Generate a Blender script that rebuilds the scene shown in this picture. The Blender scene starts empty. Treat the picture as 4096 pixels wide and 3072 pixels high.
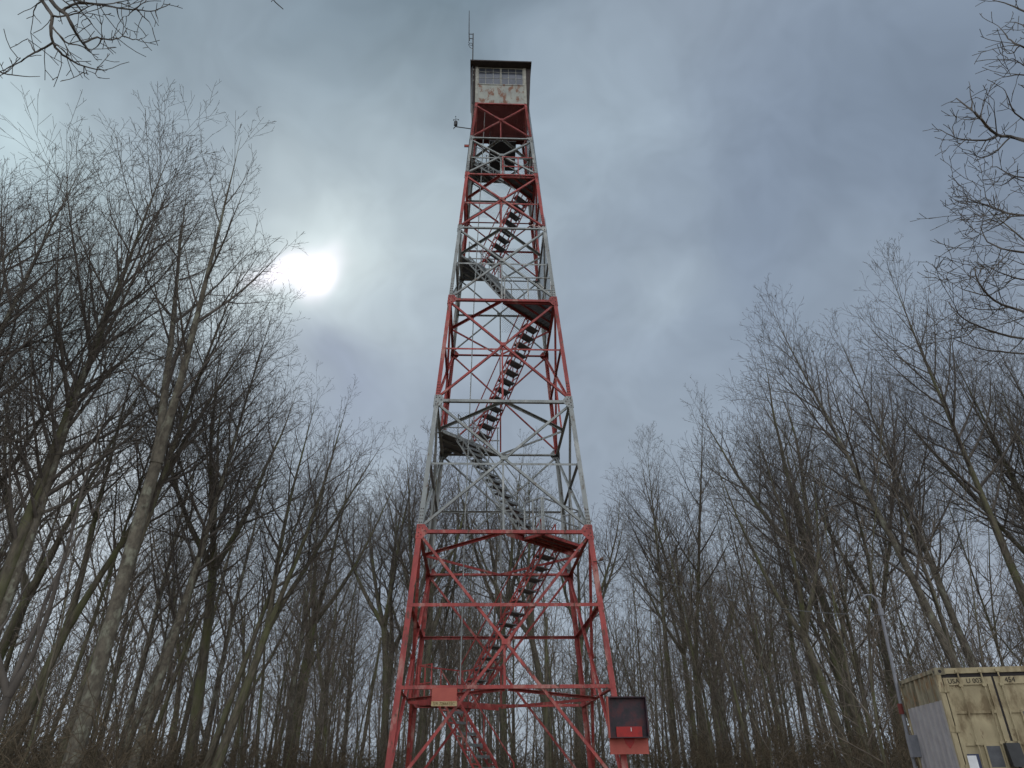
import bpy, math, random
import numpy as np
from mathutils import Vector, Matrix
random.seed(7); RS = np.random.RandomState(11)
scene = bpy.context.scene
col = scene.collection

# ------------------------------------------------------------------ camera
F_PX, PITCH, ROLL, YAW = 2883.19, math.radians(28.61127), math.radians(-0.71648), math.radians(2.9459)
CAM = Vector((-0.7469, -21.6189, 0.6841))          # z = 0 is the ground at the tower's feet
_cp, _sp = math.cos(PITCH), math.sin(PITCH)
FW = Vector((math.sin(YAW)*_cp, math.cos(YAW)*_cp, _sp))
_rt = Vector((math.cos(YAW), -math.sin(YAW), 0)); _up = _rt.cross(FW)
RT = math.cos(ROLL)*_rt + math.sin(ROLL)*_up
UP = -math.sin(ROLL)*_rt + math.cos(ROLL)*_up
cd = bpy.data.cameras.new('camera'); cam = bpy.data.objects.new('camera', cd); col.objects.link(cam)
cd.sensor_width = 36; cd.lens = F_PX/4096*36; cd.clip_start = 0.1; cd.clip_end = 5000
m = Matrix((RT, UP, -FW)).transposed().to_4x4(); m.translation = CAM; cam.matrix_world = m
scene.camera = cam

def ray(px, py):                                    # direction of a point of the photograph (4096 x 3072)
    return (FW + RT*((px-2048)/F_PX) + UP*((1536-py)/F_PX)).normalized()
def at_z(px, py, z):
    d = ray(px, py); return CAM + d*((z-CAM.z)/d.z)
def at_y(px, py, y):
    d = ray(px, py); return CAM + d*((y-CAM.y)/d.y)
def at_t(px, py, t): return CAM + ray(px, py)*t
def project(p):
    d = Vector(p)-CAM; k = d.dot(FW)
    return (2048+F_PX*d.dot(RT)/k, 1536-F_PX*d.dot(UP)/k) if k > 0.1 else (None, None)

# ------------------------------------------------------------------ world
SUN = ray(1225, 1110)
w = bpy.data.worlds.new('World'); scene.world = w; w.use_nodes = True
nt = w.node_tree; nt.nodes.clear()
def N(t, **k):
    n = nt.nodes.new(t)
    for a, b in k.items(): setattr(n, a, b)
    return n
def L(a, b): nt.links.new(a, b)
tc = N('ShaderNodeTexCoord')
def math_n(op, a, b=None, clamp=False):
    n = N('ShaderNodeMath', operation=op); n.use_clamp = clamp
    for i, v in enumerate((a, b)):
        if v is None: continue
        if isinstance(v, (int, float)): n.inputs[i].default_value = v
        else: L(v, n.inputs[i])
    return n.outputs[0]
def noise_w(vec, scale, detail=4, rough=.5):
    n = N('ShaderNodeTexNoise'); n.inputs['Scale'].default_value = scale
    n.inputs['Detail'].default_value = detail; n.inputs['Roughness'].default_value = rough
    L(vec, n.inputs['Vector']); return n
nw = noise_w(tc.outputs['Generated'], 5.0, 2.5, .5)
sub = N('ShaderNodeVectorMath', operation='SUBTRACT'); sub.inputs[1].default_value = (.5, .5, .5); L(nw.outputs['Color'], sub.inputs[0])
scl = N('ShaderNodeVectorMath', operation='SCALE'); scl.inputs['Scale'].default_value = .20; L(sub.outputs[0], scl.inputs[0])
add = N('ShaderNodeVectorMath', operation='ADD'); L(tc.outputs['Generated'], add.inputs[0]); L(scl.outputs[0], add.inputs[1])
nrm = N('ShaderNodeVectorMath', operation='NORMALIZE'); L(add.outputs[0], nrm.inputs[0])
warp = nrm.outputs[0]
def blob(d, deg, vec):                              # soft cloud lobe round a direction: exp(-(angle/size)^2)
    dt = N('ShaderNodeVectorMath', operation='DOT_PRODUCT'); L(vec, dt.inputs[0]); dt.inputs[1].default_value = d
    a = math_n('SUBTRACT', 1.0, dt.outputs['Value'])
    k = 1-math.cos(math.radians(deg))
    return math_n('POWER', math.e, math_n('MULTIPLY', a, -1.0/k))
mixc = None
def col_mix(a, b, fac):
    n = N('ShaderNodeMix', data_type='RGBA')
    L(fac, n.inputs[0])
    for i, v in ((6, a), (7, b)):
        if isinstance(v, tuple): n.inputs[i].default_value = (*v, 1)
        else: L(v, n.inputs[i])
    return n.outputs[2]
big = noise_w(warp, 2.6, 1, .5)
cr = N('ShaderNodeValToRGB'); L(big.outputs['Fac'], cr.inputs[0])
cr.color_ramp.elements[0].position = .32; cr.color_ramp.elements[0].color = (.175, .215, .275, 1)
cr.color_ramp.elements[1].position = .68; cr.color_ramp.elements[1].color = (.285, .345, .412, 1)
sky = cr.outputs[0]
for (dx, dy, deg, c, f) in [
        (900, 0, 11, (.115, .165, .205), .85), (330, 40, 6, (.19, .25, .29), .6), (700, 250, 9, (.22, .29, .34), .4),
        (730, 860, 5, (.17, .21, .30), .8), (1000, 950, 6, (.19, .235, .32), .6), (1750, 400, 14, (.185, .235, .315), .75),
        (2050, 150, 9, (.155, .20, .265), .6), (1850, 620, 6, (.27, .33, .40), .5),
        (20, 300, 6, (.50, .62, .66), .8), (20, 30, 4, (.42, .50, .54), .6), (950, 450, 9, (.36, .44, .49), .45),
        (1290, 250, 7, (.34, .42, .49), .6), (1420, 650, 3.5, (.33, .40, .47), .7),
        (40, 1050, 6, (.75, .82, .85), .75), (200, 1300, 9, (.55, .62, .68), .5), (760, 1030, 4, (.36, .43, .50), .6),
        (1100, 1450, 16, (.35, .40, .46), .5), (2100, 1350, 14, (.37, .41, .47), .45), (200, 620, 8, (.36, .46, .48), .6),
        (670, 600, 10.5, (.50, .59, .62), .75), (665, 600, 4.6, (.72, .82, .83), .72),
        (730, 790, 4.2, (.215, .26, .35), .75)]:
    sky = col_mix(sky, c, math_n('MULTIPLY', blob(ray(dx*1.8517, dy*1.8517), deg, warp), f))
core = None
for dx, dy, dg in ((690, 575, 1.5), (672, 630, 1.4), (630, 585, 1.5), (590, 590, 1.4), (562, 605, 1.3), (655, 600, 1.5)):
    bb = blob(ray(dx*1.8517, dy*1.8517), dg, warp); core = bb if core is None else math_n('ADD', core, bb)
core = math_n('POWER', math_n('MULTIPLY', core, .66, True), 1.5)
fin = noise_w(warp, 9, 3, .62)
mrf = N('ShaderNodeMapRange'); L(fin.outputs['Fac'], mrf.inputs[0]); mrf.inputs[1].default_value = .3; mrf.inputs[2].default_value = .7; mrf.inputs[3].default_value = .90; mrf.inputs[4].default_value = 1.10
vm = N('ShaderNodeVectorMath', operation='SCALE'); L(sky, vm.inputs[0]); L(mrf.outputs[0], vm.inputs['Scale']); sky = vm.outputs[0]
sky = col_mix(sky, (1.15, 1.09, 1.19), core)
# unseen sky behind the camera: brightness added to light the tower's front
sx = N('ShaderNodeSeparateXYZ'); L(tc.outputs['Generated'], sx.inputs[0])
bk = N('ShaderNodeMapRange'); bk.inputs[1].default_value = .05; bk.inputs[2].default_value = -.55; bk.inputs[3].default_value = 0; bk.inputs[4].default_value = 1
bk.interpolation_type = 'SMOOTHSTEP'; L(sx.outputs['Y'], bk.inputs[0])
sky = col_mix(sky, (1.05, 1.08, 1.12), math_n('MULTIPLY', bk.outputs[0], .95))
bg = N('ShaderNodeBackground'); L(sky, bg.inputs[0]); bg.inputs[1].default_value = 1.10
st = N('ShaderNodeTexSky'); st.sky_type = 'NISHITA'; st.sun_disc = False
st.sun_elevation = math.asin(SUN.z); st.sun_rotation = math.atan2(SUN.x, SUN.y)
bg2 = N('ShaderNodeBackground'); L(st.outputs[0], bg2.inputs[0]); bg2.inputs[1].default_value = .05
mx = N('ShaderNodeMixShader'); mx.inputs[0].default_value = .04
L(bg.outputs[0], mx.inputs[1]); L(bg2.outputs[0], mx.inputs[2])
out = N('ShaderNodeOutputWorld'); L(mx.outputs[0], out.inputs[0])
sl = bpy.data.lights.new('sun', 'SUN'); sl.energy = .8; sl.angle = math.radians(14); sl.color = (1, .96, .9)
so = bpy.data.objects.new('sun', sl); col.objects.link(so); so.rotation_euler = (-SUN).to_track_quat('-Z', 'Y').to_euler()
vs = scene.view_settings; scene.display_settings.display_device = 'sRGB'
vs.view_transform = 'Standard'; vs.look = 'None'; vs.exposure = 0.16; vs.gamma = 1
scene.cycles.debug_use_spatial_splits = True; scene.cycles.use_adaptive_sampling = True; scene.cycles.adaptive_threshold = .02; scene.cycles.max_bounces = 3; scene.cycles.diffuse_bounces = 2; scene.cycles.glossy_bounces = 2

# ------------------------------------------------------------------ materials
def mat(name, c1, c2=None, scale=6, rough=.8, c3=None, t3=.62, s3=3, metal=0, stretch=(1, 1, 1), bump=0, soft=.05, seed=0, c4=None, t4=.64, det=5):
    mt = bpy.data.materials.new(name); mt.use_nodes = True; t = mt.node_tree; b = t.nodes['Principled BSDF']
    b.inputs['Roughness'].default_value = rough; b.inputs['Metallic'].default_value = metal
    tcn = t.nodes.new('ShaderNodeTexCoord'); mp = t.nodes.new('ShaderNodeMapping'); mp.inputs['Scale'].default_value = stretch
    mp.inputs['Location'].default_value = (seed, seed*1.7, seed*.6)
    t.links.new(tcn.outputs['Object'], mp.inputs[0])
    def nz(s, d=None):
        d = det if d is None else min(d, det+1)
        n = t.nodes.new('ShaderNodeTexNoise'); n.inputs['Scale'].default_value = s; n.inputs['Detail'].default_value = d
        n.inputs['Roughness'].default_value = .62
        t.links.new(mp.outputs[0], n.inputs['Vector']); return n
    c2 = c2 or tuple(v*.8 for v in c1)
    n1 = nz(scale); r = t.nodes.new('ShaderNodeValToRGB'); t.links.new(n1.outputs['Fac'], r.inputs[0])
    r.color_ramp.elements[0].position = .32; r.color_ramp.elements[0].color = (*c2, 1)
    r.color_ramp.elements[1].position = .68; r.color_ramp.elements[1].color = (*c1, 1)
    o = r.outputs[0]
    if c3:
        n2 = nz(s3, 8); r2 = t.nodes.new('ShaderNodeValToRGB'); t.links.new(n2.outputs['Fac'], r2.inputs[0])
        r2.color_ramp.elements[0].position = t3-soft; r2.color_ramp.elements[0].color = (0, 0, 0, 1)
        r2.color_ramp.elements[1].position = t3+soft; r2.color_ramp.elements[1].color = (1, 1, 1, 1)
        mxn = t.nodes.new('ShaderNodeMix'); mxn.data_type = 'RGBA'
        t.links.new(r2.outputs[0], mxn.inputs[0]); t.links.new(o, mxn.inputs[6]); mxn.inputs[7].default_value = (*c3, 1); o = mxn.outputs[2]
    if c4:
        n2 = nz(s3*2.7, 8); r2 = t.nodes.new('ShaderNodeValToRGB'); t.links.new(n2.outputs['Fac'], r2.inputs[0])
        r2.color_ramp.elements[0].position = t4-.03; r2.color_ramp.elements[0].color = (0, 0, 0, 1)
        r2.color_ramp.elements[1].position = t4+.05; r2.color_ramp.elements[1].color = (1, 1, 1, 1)
        mxn = t.nodes.new('ShaderNodeMix'); mxn.data_type = 'RGBA'
        t.links.new(r2.outputs[0], mxn.inputs[0]); t.links.new(o, mxn.inputs[6]); mxn.inputs[7].default_value = (*c4, 1); o = mxn.outputs[2]
    t.links.new(o, b.inputs['Base Color'])
    if bump:
        bn = t.nodes.new('ShaderNodeBump'); bn.inputs['Strength'].default_value = bump; bn.inputs['Distance'].default_value = .02
        t.links.new(nz(scale*3).outputs['Fac'], bn.inputs['Height']); t.links.new(bn.outputs[0], b.inputs['Normal'])
    return mt
RED = mat('red_paint', (.42, .070, .062), (.21, .032, .032), 2.4, .6, (.40, .20, .17), .61, 3.5, soft=.07, c4=(.10, .045, .030), t4=.60, stretch=(1, 1, .45))
GREY = mat('galvanised_steel', (.30, .325, .325), (.20, .22, .22), 2.5, .55, (.40, .42, .41), .60, 3, soft=.06, c4=(.13, .095, .07), t4=.61, stretch=(1, 1, .45))
DARK = mat('dark_steel_deck', (.170, .185, .195), (.095, .105, .110), 5, .6, (.14, .10, .07), .64, 8)
GRATE = mat('steel_grating', (.16, .17, .175), (.09, .10, .105), 5, .55)
DRED = mat('faded_dark_red', (.20, .040, .034), (.11, .024, .022), 3, .8)
CREAM = mat('rusty_cream_sheet', (.36, .375, .335), (.25, .265, .25), 3, .7, (.19, .085, .05), .555, 4.5, stretch=(1, 1, .55), soft=.06)
TRIM = mat('weathered_white_trim', (.42, .42, .37), (.25, .25, .22), 6, .8, (.16, .09, .06), .66, 9)
SOFFIT = mat('dark_timber', (.060, .048, .046), (.030, .024, .026), 5, .85, (.14, .12, .10), .72, 6)
GLASS = mat('window_glass', (.095, .105, .13), (.06, .07, .09), 2, .12, metal=.35)
BLACK = mat('black_metal', (.035, .037, .042), (.020, .022, .025), 8, .5)
WIREM = mat('galvanised_wire', (.16, .17, .18), (.10, .11, .12), 10, .5)
BARK = mat('grey_brown_bark', (.165, .145, .108), (.060, .052, .038), 9, .95, (.125, .135, .060), .56, 2.0, stretch=(1, 1, .25), soft=.10, det=3)
BARK2 = mat('mottled_grey_bark', (.170, .152, .118), (.066, .057, .044), 7, .95, (.235, .24, .185), .585, 3.2, stretch=(1, 1, .6), soft=.06, det=3)
TWIG = mat('dark_twigs', (.130, .113, .096), (.078, .068, .060), 3, .95, det=1)
TWIG2 = mat('brown_twigs', (.190, .160, .128), (.110, .092, .076), 3, .95, det=1)
BRUSH = mat('dry_brown_canes', (.150, .115, .074), (.060, .048, .032), 2, .95, det=1)
EARTH = mat('leaf_litter', (.180, .128, .080), (.085, .066, .040), 1.4, 1, (.06, .075, .025), .58, .35, bump=.8)
TAN = mat('cream_container_paint', (.44, .375, .235), (.29, .245, .150), 3.2, .7, (.19, .145, .080), .56, 3, c4=(.13, .070, .035), t4=.655, stretch=(1, 1, .5), soft=.07)
TANW = mat('grimy_cream_paint', (.33, .30, .21), (.09, .075, .045), 5, .75, (.22, .12, .05), .60, 9, stretch=(1, 1, .35), soft=.08)
PATCH = mat('grey_repainted_sheet', (.37, .36, .375), (.29, .28, .295), 4, .7)
RUBBER = mat('black_door_seal', (.022, .018, .020), None, 6, .8)
PAPER = mat('white_notice_paper', (.75, .77, .80), (.62, .64, .67), 8, .7)
NAVY = mat('navy_backing', (.035, .045, .10), None, 8, .6)
SLATE = mat('dark_slate_plate', (.10, .105, .12), (.06, .065, .075), 9, .6)
INK = mat('black_stencil_paint', (.05, .042, .03), (.03, .025, .02), 12, .8)
GALV = mat('grey_conduit', (.24, .25, .28), (.17, .18, .21), 5, .5)
SALMON = mat('faded_red_board', (.43, .105, .080), (.36, .082, .066), 4, .75)
BOXRED = mat('scarlet_paint', (.42, .012, .010), (.25, .010, .010), 7, .5)
BOXDARK = mat('weathered_black_purple_panel', (.034, .018, .038), (.008, .006, .009), 5, .5, (.07, .010, .012), .55, 5, soft=.1)
YELLOWED = mat('yellowed_strip', (.50, .42, .26), (.36, .27, .12), 14, .8)
FADEINK = mat('faded_brown_lettering', (.16, .10, .03), (.12, .08, .03), 10, .8)
CONC = mat('concrete', (.32, .31, .29), (.22, .21, .2), 4, .9)
BOLT = mat('dark_bolt_heads', (.06, .03, .03), None, 5, .7)
PORC = mat('brown_insulator', (.10, .05, .03), None, 4, .3)

# ------------------------------------------------------------------ mesh collecting
class MB:
    def __init__(s): s.v = []; s.f = []; s.mi = []
    def _add(s, vs, fs, mi=0):
        o = len(s.v); s.v += [tuple(a) for a in vs]; s.f += [tuple(o+i for i in f) for f in fs]; s.mi += [mi]*len(fs); return s
    def hexa(s, p, mi=0):                           # 8 points: bottom ring 0-3, top ring 4-7
        return s._add(p, [(0, 3, 2, 1), (4, 5, 6, 7), (0, 1, 5, 4), (1, 2, 6, 5), (2, 3, 7, 6), (3, 0, 4, 7)], mi)
    def box(s, a, b, mi=0):
        (x0, y0, z0), (x1, y1, z1) = a, b
        return s.hexa([(x0, y0, z0), (x1, y0, z0), (x1, y1, z0), (x0, y1, z0), (x0, y0, z1), (x1, y0, z1), (x1, y1, z1), (x0, y1, z1)], mi)
    def bar(s, p, q, u, wu, wv, mi=0, cu=0, cv=0):   # rectangular bar p->q, width wu along u, wv along t x u; offsets cu, cv
        p, q, u = Vector(p), Vector(q), Vector(u); t = (q-p).normalized()
        u = (u-t*u.dot(t)).normalized(); v = t.cross(u)
        c = u*cu+v*cv; a = u*(wu/2); b = v*(wv/2)
        return s.hexa([p+c-a-b, p+c+a-b, p+c+a+b, p+c-a+b, q+c-a-b, q+c+a-b, q+c+a+b, q+c-a+b], mi)
    def angle(s, p, q, n, a, th=.012, mi=0, flip=1): # steel angle: one flange in the face (normal n), one behind it
        p, q, n = Vector(p), Vector(q), Vector(n).normalized(); t = (q-p).normalized(); mdir = t.cross(n).normalized()
        s.bar(p, q, n, th, a, mi)
        s.bar(p, q, n, a, th, mi, cu=-(a/2+th/2+.001), cv=0) if False else s._flange(p, q, n, mdir*flip, a, th, mi)
        return s
    def _flange(s, p, q, n, mdir, a, th, mi):
        o = mdir*(a/2-th/2)-n*(a/2+th/2)
        return s.bar(p+o, q+o, n, a, th, mi)
    def tube(s, pts, r, k=6, mi=0, cap=True):
        pts = [Vector(p) for p in pts]; n = len(pts); rr = r if isinstance(r, (list, tuple)) else [r]*n
        t0 = (pts[1]-pts[0]).normalized(); u = t0.orthogonal().normalized(); vs = []
        for i, p in enumerate(pts):
            t = (pts[min(i+1, n-1)]-pts[max(i-1, 0)]).normalized(); u = (u-t*u.dot(t)).normalized(); v = t.cross(u)
            for j in range(k):
                a = 2*math.pi*j/k; vs.append(p+(u*math.cos(a)+v*math.sin(a))*rr[i])
        fs = [(i*k+j, i*k+(j+1) % k, (i+1)*k+(j+1) % k, (i+1)*k+j) for i in range(n-1) for j in range(k)]
        if cap: fs += [tuple(range(k))[::-1], tuple((n-1)*k+j for j in range(k))]
        return s._add(vs, fs, mi)
    def disc(s, c, n, r, th, k=8, mi=0):
        c, n = Vector(c), Vector(n).normalized(); return s.tube([c-n*th/2, c+n*th/2], r, k, mi)
    def plate(s, poly, n, th, mi=0):
        n = Vector(n).normalized(); k = len(poly); a = [Vector(p) for p in poly]; vs = a+[p+n*th for p in a]
        return s._add(vs, [tuple(range(k))[::-1], tuple(range(k, 2*k))]+[(i, (i+1) % k, k+(i+1) % k, k+i) for i in range(k)], mi)
    def build(s, name, mats, parent=None, smooth=False):
        me = bpy.data.meshes.new(name); me.from_pydata(s.v, [], s.f)
        for mm in (mats if isinstance(mats, (list, tuple)) else [mats]): me.materials.append(mm)
        if any(s.mi): me.polygons.foreach_set('material_index', s.mi)
        if smooth: me.polygons.foreach_set('use_smooth', [True]*len(me.polygons))
        me.update(); o = bpy.data.objects.new(name, me); col.objects.link(o)
        if parent: o.parent = parent
        return o
def tag(o, label=None, cat=None, group=None, kind=None):
    for k, v in (('label', label), ('category', cat), ('group', group), ('kind', kind)):
        if v: o[k] = v
    return o
def empty(name, loc=(0, 0, 0), rz=0):
    o = bpy.data.objects.new(name, None); o.empty_display_size = .3; col.objects.link(o); o.location = loc; o.rotation_euler = (0, 0, rz); return o
def text_mesh(body, size, name, mt, parent, M, depth=.003, sx=1.0):
    c = bpy.data.curves.new('t', 'FONT'); c.body = body; c.size = size; c.extrude = depth; c.align_x = 'CENTER'; c.align_y = 'CENTER'; c.resolution_u = 3
    o = bpy.data.objects.new('t', c); col.objects.link(o); dg = bpy.context.evaluated_depsgraph_get(); dg.update()
    me = bpy.data.meshes.new_from_object(o.evaluated_get(dg)); bpy.data.objects.remove(o)
    me.transform(M @ Matrix.Diagonal((sx, 1, 1, 1))); me.materials.clear(); me.materials.append(mt); me.name = name
    r = bpy.data.objects.new(name, me); col.objects.link(r)
    if parent: r.parent = parent
    return r

# ------------------------------------------------------------------ ground
def smooth(a, b, x):
    t = min(1, max(0, (x-a)/(b-a))); return t*t*(3-2*t)
def ground_z(x, y):
    d = math.hypot(x-CAM.x, y-CAM.y)
    return -.90*(1-smooth(3, 13, d)) + .06*math.sin(x*.31+1)*math.cos(y*.27)*smooth(4, 12, d)*(1-smooth(200, 300, d))
gv = []; gf = []
ax = [-1800, -900, -450, -220, -140]+list(np.linspace(-100, 100, 81))+[140, 220, 450, 900, 1800]; n = len(ax)
for y in ax:
    for x in ax: gv.append((x, y+0., ground_z(x, y)))
for j in range(n-1):
    for i in range(n-1): gf.append((j*n+i, j*n+i+1, (j+1)*n+i+1, (j+1)*n+i))
gme = bpy.data.meshes.new('ground'); gme.from_pydata(gv, [], gf); gme.materials.append(EARTH)
gme.polygons.foreach_set('use_smooth', [True]*len(gf))
gnd = bpy.data.objects.new('ground', gme); col.objects.link(gnd); tag(gnd, kind='structure')

# ------------------------------------------------------------------ fire tower
ZT = 25.1
LV = dict(top=25.1, A=22.95, Am=21.83, B=20.85, Bm=19.33, C=18.05, Cm=16.36, D=14.73, Dm=12.73, E=10.79, Em=8.66, F=6.62, Fm=4.60, H=2.62, bot=.18)
def W(z): return 1.065+.072*(ZT-z)
tower = tag(empty('fire_tower'), 'tall red and grey steel lattice fire tower with a rusty cabin on top', 'fire tower')
SEC = [('top', 'A', 'Am2', RED), ('A', 'B', 'Am', GREY), ('B', 'C', 'Bm', RED), ('C', 'D', 'Cm', GREY), ('D', 'E', 'Dm', RED), ('E', 'F', 'Em', GREY), ('F', 'bot', 'Fm', RED)]
def member(z):                                       # member sizes shrink upward
    return .76+.24*(ZT-z)/ZT
# legs: heavy angles, paint changes at each joint
for sx_, sy_ in ((-1, -1), (1, -1), (1, 1), (-1, 1)):
    b = MB()
    for i, (a, c, _, mt) in enumerate(SEC):
        z1, z0 = LV[a], (LV[c] if c != 'bot' else 0.05); w1, w0 = W(z1), W(z0)
        p, q = Vector((sx_*w1, sy_*w1, z1)), Vector((sx_*w0, sy_*w0, z0)); s = .098+.045*(ZT-z0)/ZT
        mi = 0 if mt is RED else 1
        b.bar(p+Vector((-sx_*s/2, 0, 0)), q+Vector((-sx_*s/2, 0, 0)), (0, 1, 0), .016, s, mi)
        b.bar(p+Vector((-sx_*.008, -sy_*(s/2+.009), 0)), q+Vector((-sx_*.008, -sy_*(s/2+.009), 0)), (1, 0, 0), .016, s, mi)
        for k in range(6):                            # splice bolts above each joint
            zz = z0+.12+.1*k
            if c != 'bot' and zz < z1:
                ww = W(zz)
                for off in (.04, .095): b.disc((sx_*(ww-off), sy_*(ww+.014), zz), (0, 1, 0), .015, .018, 6, 2)
    o = b.build('leg', [RED, GREY, BOLT], tower)
    f = MB(); wb = W(0); f.box((sx_*(wb-.06)-.3, sy_*(wb-.06)-.3, -.5), (sx_*(wb-.06)+.3, sy_*(wb-.06)+.3, .1)); f.build('footing', CONC, tower)
FACES = [((0, -1, 0), (1, 0, 0)), ((1, 0, 0), (0, 1, 0)), ((0, 1, 0), (-1, 0, 0)), ((-1, 0, 0), (0, -1, 0))]
def fp(n, u, s, z, inset=0.0):                        # point of a face: s in -1..1 across
    w_ = W(z); return Vector(n)*(w_-inset)+Vector(u)*(s*w_)+Vector((0, 0, z))
def horiz(n, u, z, mt, a, inset=.03, s0=-.985, s1=.985, flip=1):
    b = MB(); b.angle(fp(n, u, s0, z, inset), fp(n, u, s1, z, inset), n, a, .011, flip=flip); return b.build('horizontal_beam', mt, tower)
for fi, (n, u) in enumerate(FACES):
    for (a, c, mdl, mt) in SEC:
        z1, z0 = LV[a], LV[c]; k = member(z0)
        horiz(n, u, z1-.04, mt, (.092 if a in 'DEF' else .066)*k, -.012 if fi == 0 else .02)
        w1, w0 = W(z1), W(z0); zx = z1-(z1-z0)*w1/(w1+w0)
        zm = LV.get(mdl, zx)
        dz = .072*k
        for sg, ins in ((1, .035), (-1, .062)):
            b = MB(); b.angle(fp(n, u, -.96*sg, z1-.12, ins), fp(n, u, .965*sg, z0+.12, ins), n, dz, .010, flip=sg)
            b.build('diagonal_brace', mt, tower)
        if a != 'top' and a != 'F': horiz(n, u, zm, mt, .064*k, .075, flip=-1)
        b = MB(); zb = LV['H'] if c == 'bot' else z0
        b.angle(fp(n, u, -.015, zx, .085), fp(n, u, -.015, zb+.03, .085), n, .058*k, .010); b.build('hanger', mt, tower)
        b = MB(); c0 = fp(n, u, .0, zx, .022); s = .11*k
        U = Vector(u); b.plate([c0-U*s-Vector((0, 0, s*.6)), c0+U*s-Vector((0, 0, s*.6)), c0+U*s+Vector((0, 0, s*.6)), c0-U*s+Vector((0, 0, s*.6))], Vector(n), .008)
        b.build('gusset_plate', mt, tower)
        if a == 'top': continue
        for sg in (-1, 1):                            # corner gussets with bolt heads
            big_ = a in 'DEF'; s = (.30 if big_ else .20)*k; h = (.40 if big_ else .24)*k
            wj = W(z1); N3 = Vector(n)
            def P(du, dzz): return N3*(W(z1+dzz)+.006)+U*(sg*(W(z1+dzz)-du))+Vector((0, 0, z1+dzz))
            b = MB(); b.plate([P(-.012, -h*.62), P(s*.55, -h*.62), P(s, -.08), P(s, .03), P(s*.6, h*.42), P(-.012, h*.42)], N3, .010 if fi % 2 == 0 else .014)
            for (bu, bz) in ((.05, -.18), (.05, -.08), (.05, .06), (.12, -.14), (.14, .05), (.2, -.03)):
                if bu < s: b.disc(P(bu, bz)+N3*.018, n, .016, .014, 6, 1)
            b.build('gusset_plate', [mt, BOLT], tower)
    for z, mt in ((LV['Fm'], RED), (LV['H'], RED)): horiz(n, u, z, mt, .085, -.012 if fi == 0 else .02, flip=1 if z < 3 else -1)
# horizontal diamonds between face middles
for key in 'ABCDEFH':
    z = LV[key]-.05; mt = dict(A=GREY, B=RED, C=GREY, D=RED, E=GREY, F=RED, H=RED)[key]; w_ = W(z)-.05
    mids = [(0, -w_), (w_, 0), (0, w_), (-w_, 0)]
    for i in range(4):
        (x0, y0), (x1, y1) = mids[i], mids[(i+1) % 4]
        p, q = Vector((x0, y0, z)), Vector((x1, y1, z)); t = (q-p).normalized(); p += t*.06; q -= t*.06
        deep = (.10+.07*W(z)/2.7) if ((i == 0 and key in 'BDF') or (i == 2 and key in 'HEC')) else .075
        b = MB(); b.bar(p, q, (0, 0, 1), deep, .010); b.bar(p, q, (0, 0, 1), .010, .08, 0, cu=deep/2-.006, cv=.046)
        b.build('diaphragm_strut', mt, tower)
# stairs: diagonal flights between the front right and the back left corner
S2 = math.sqrt(.5)
def SV(s, v, z): return Vector(((s-v)*S2, (s+v)*S2, z))
DIRS, DIRV = Vector((S2, S2, 0)), Vector((-S2, S2, 0))
def flight(z0, v0, z1, v1, sc, mt, tread_mt, grate=False, rails=(1, 1), start=0):
    b = MB(); hw = .31; L0 = math.hypot(z1-z0, v1-v0); dirv = (SV(0, v1, z1)-SV(0, v0, z0)).normalized()
    nrm_ = dirv.cross(DIRS).normalized(); nrm_ = nrm_ if nrm_.z > 0 else -nrm_
    for sg in (-1, 1):
        s = sc+sg*hw; p, q = SV(s, v0, z0), SV(s, v1, z1)
        for off in (-.10, .10): b.bar(p+nrm_*off, q+nrm_*off, DIRS, .012, .055)     # laced stringer
        k = max(6, int(L0/.22)); pr = None
        for i in range(k+1):
            c = p.lerp(q, i/k)+nrm_*(.10 if i % 2 else -.10)
            if pr is not None: b.bar(pr, c, DIRS, .010, .035)
            pr = c
    fl = b.build('stair_flight', mt, tower)
    nt_ = max(5, round((z1-z0)/.285))
    dv = 1 if v1 > v0 else -1
    for i in range(1, nt_):
        t = i/nt_; z = z0+(z1-z0)*t; v = v0+(v1-v0)*t; c = SV(sc, v, z); tb = MB()
        if grate:
            for j in range(9): tb.bar(c-DIRS*(hw-.012)+DIRV*(j-4)*.03, c+DIRS*(hw-.012)+DIRV*(j-4)*.03, (0, 0, 1), .030, .014)
            for j in (-1, 0, 1): tb.bar(c+DIRS*j*.2-DIRV*.1, c+DIRS*j*.2+DIRV*.1, (0, 0, 1), .010, .008, 0, cu=-.017)
        else:
            tb.bar(c-DIRS*(hw-.012), c+DIRS*(hw-.012), (0, 0, 1), .03, .26)
            tb.bar(c-DIRS*(hw-.012)-DIRV*dv*.126, c+DIRS*(hw-.012)-DIRV*dv*.126, (0, 0, 1), .04, .008, 0, cu=-.036)
        tb.build('tread', tread_mt, fl)
    for sg, on in zip((-1, 1), rails):
        if not on: continue
        s = sc+sg*(hw+.02); h = Vector((0, 0, .88)); r = MB()
        p, q = SV(s, v0, z0), SV(s, v1, z1); m0, m1 = p.lerp(q, .03), p.lerp(q, .97)
        r.bar(m0+h, m1+h, DIRS, .028, .028)
        for t in (.03, .5, .97):
            c = p.lerp(q, t); r.bar(c, c+h, DIRS, .026, .026)
        r.build('handrail', mt, fl)
def beam_v(key): return (W(LV[key])-.07)*S2
FL = [('H', 'F', RED, DARK, False), ('F', 'E', GREY, DARK, False), ('E', 'D', RED, DARK, False), ('D', 'C', GREY, DARK, False), ('C', 'B', RED, GRATE, True), ('B', 'A', GREY, GRATE, True)]
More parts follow.
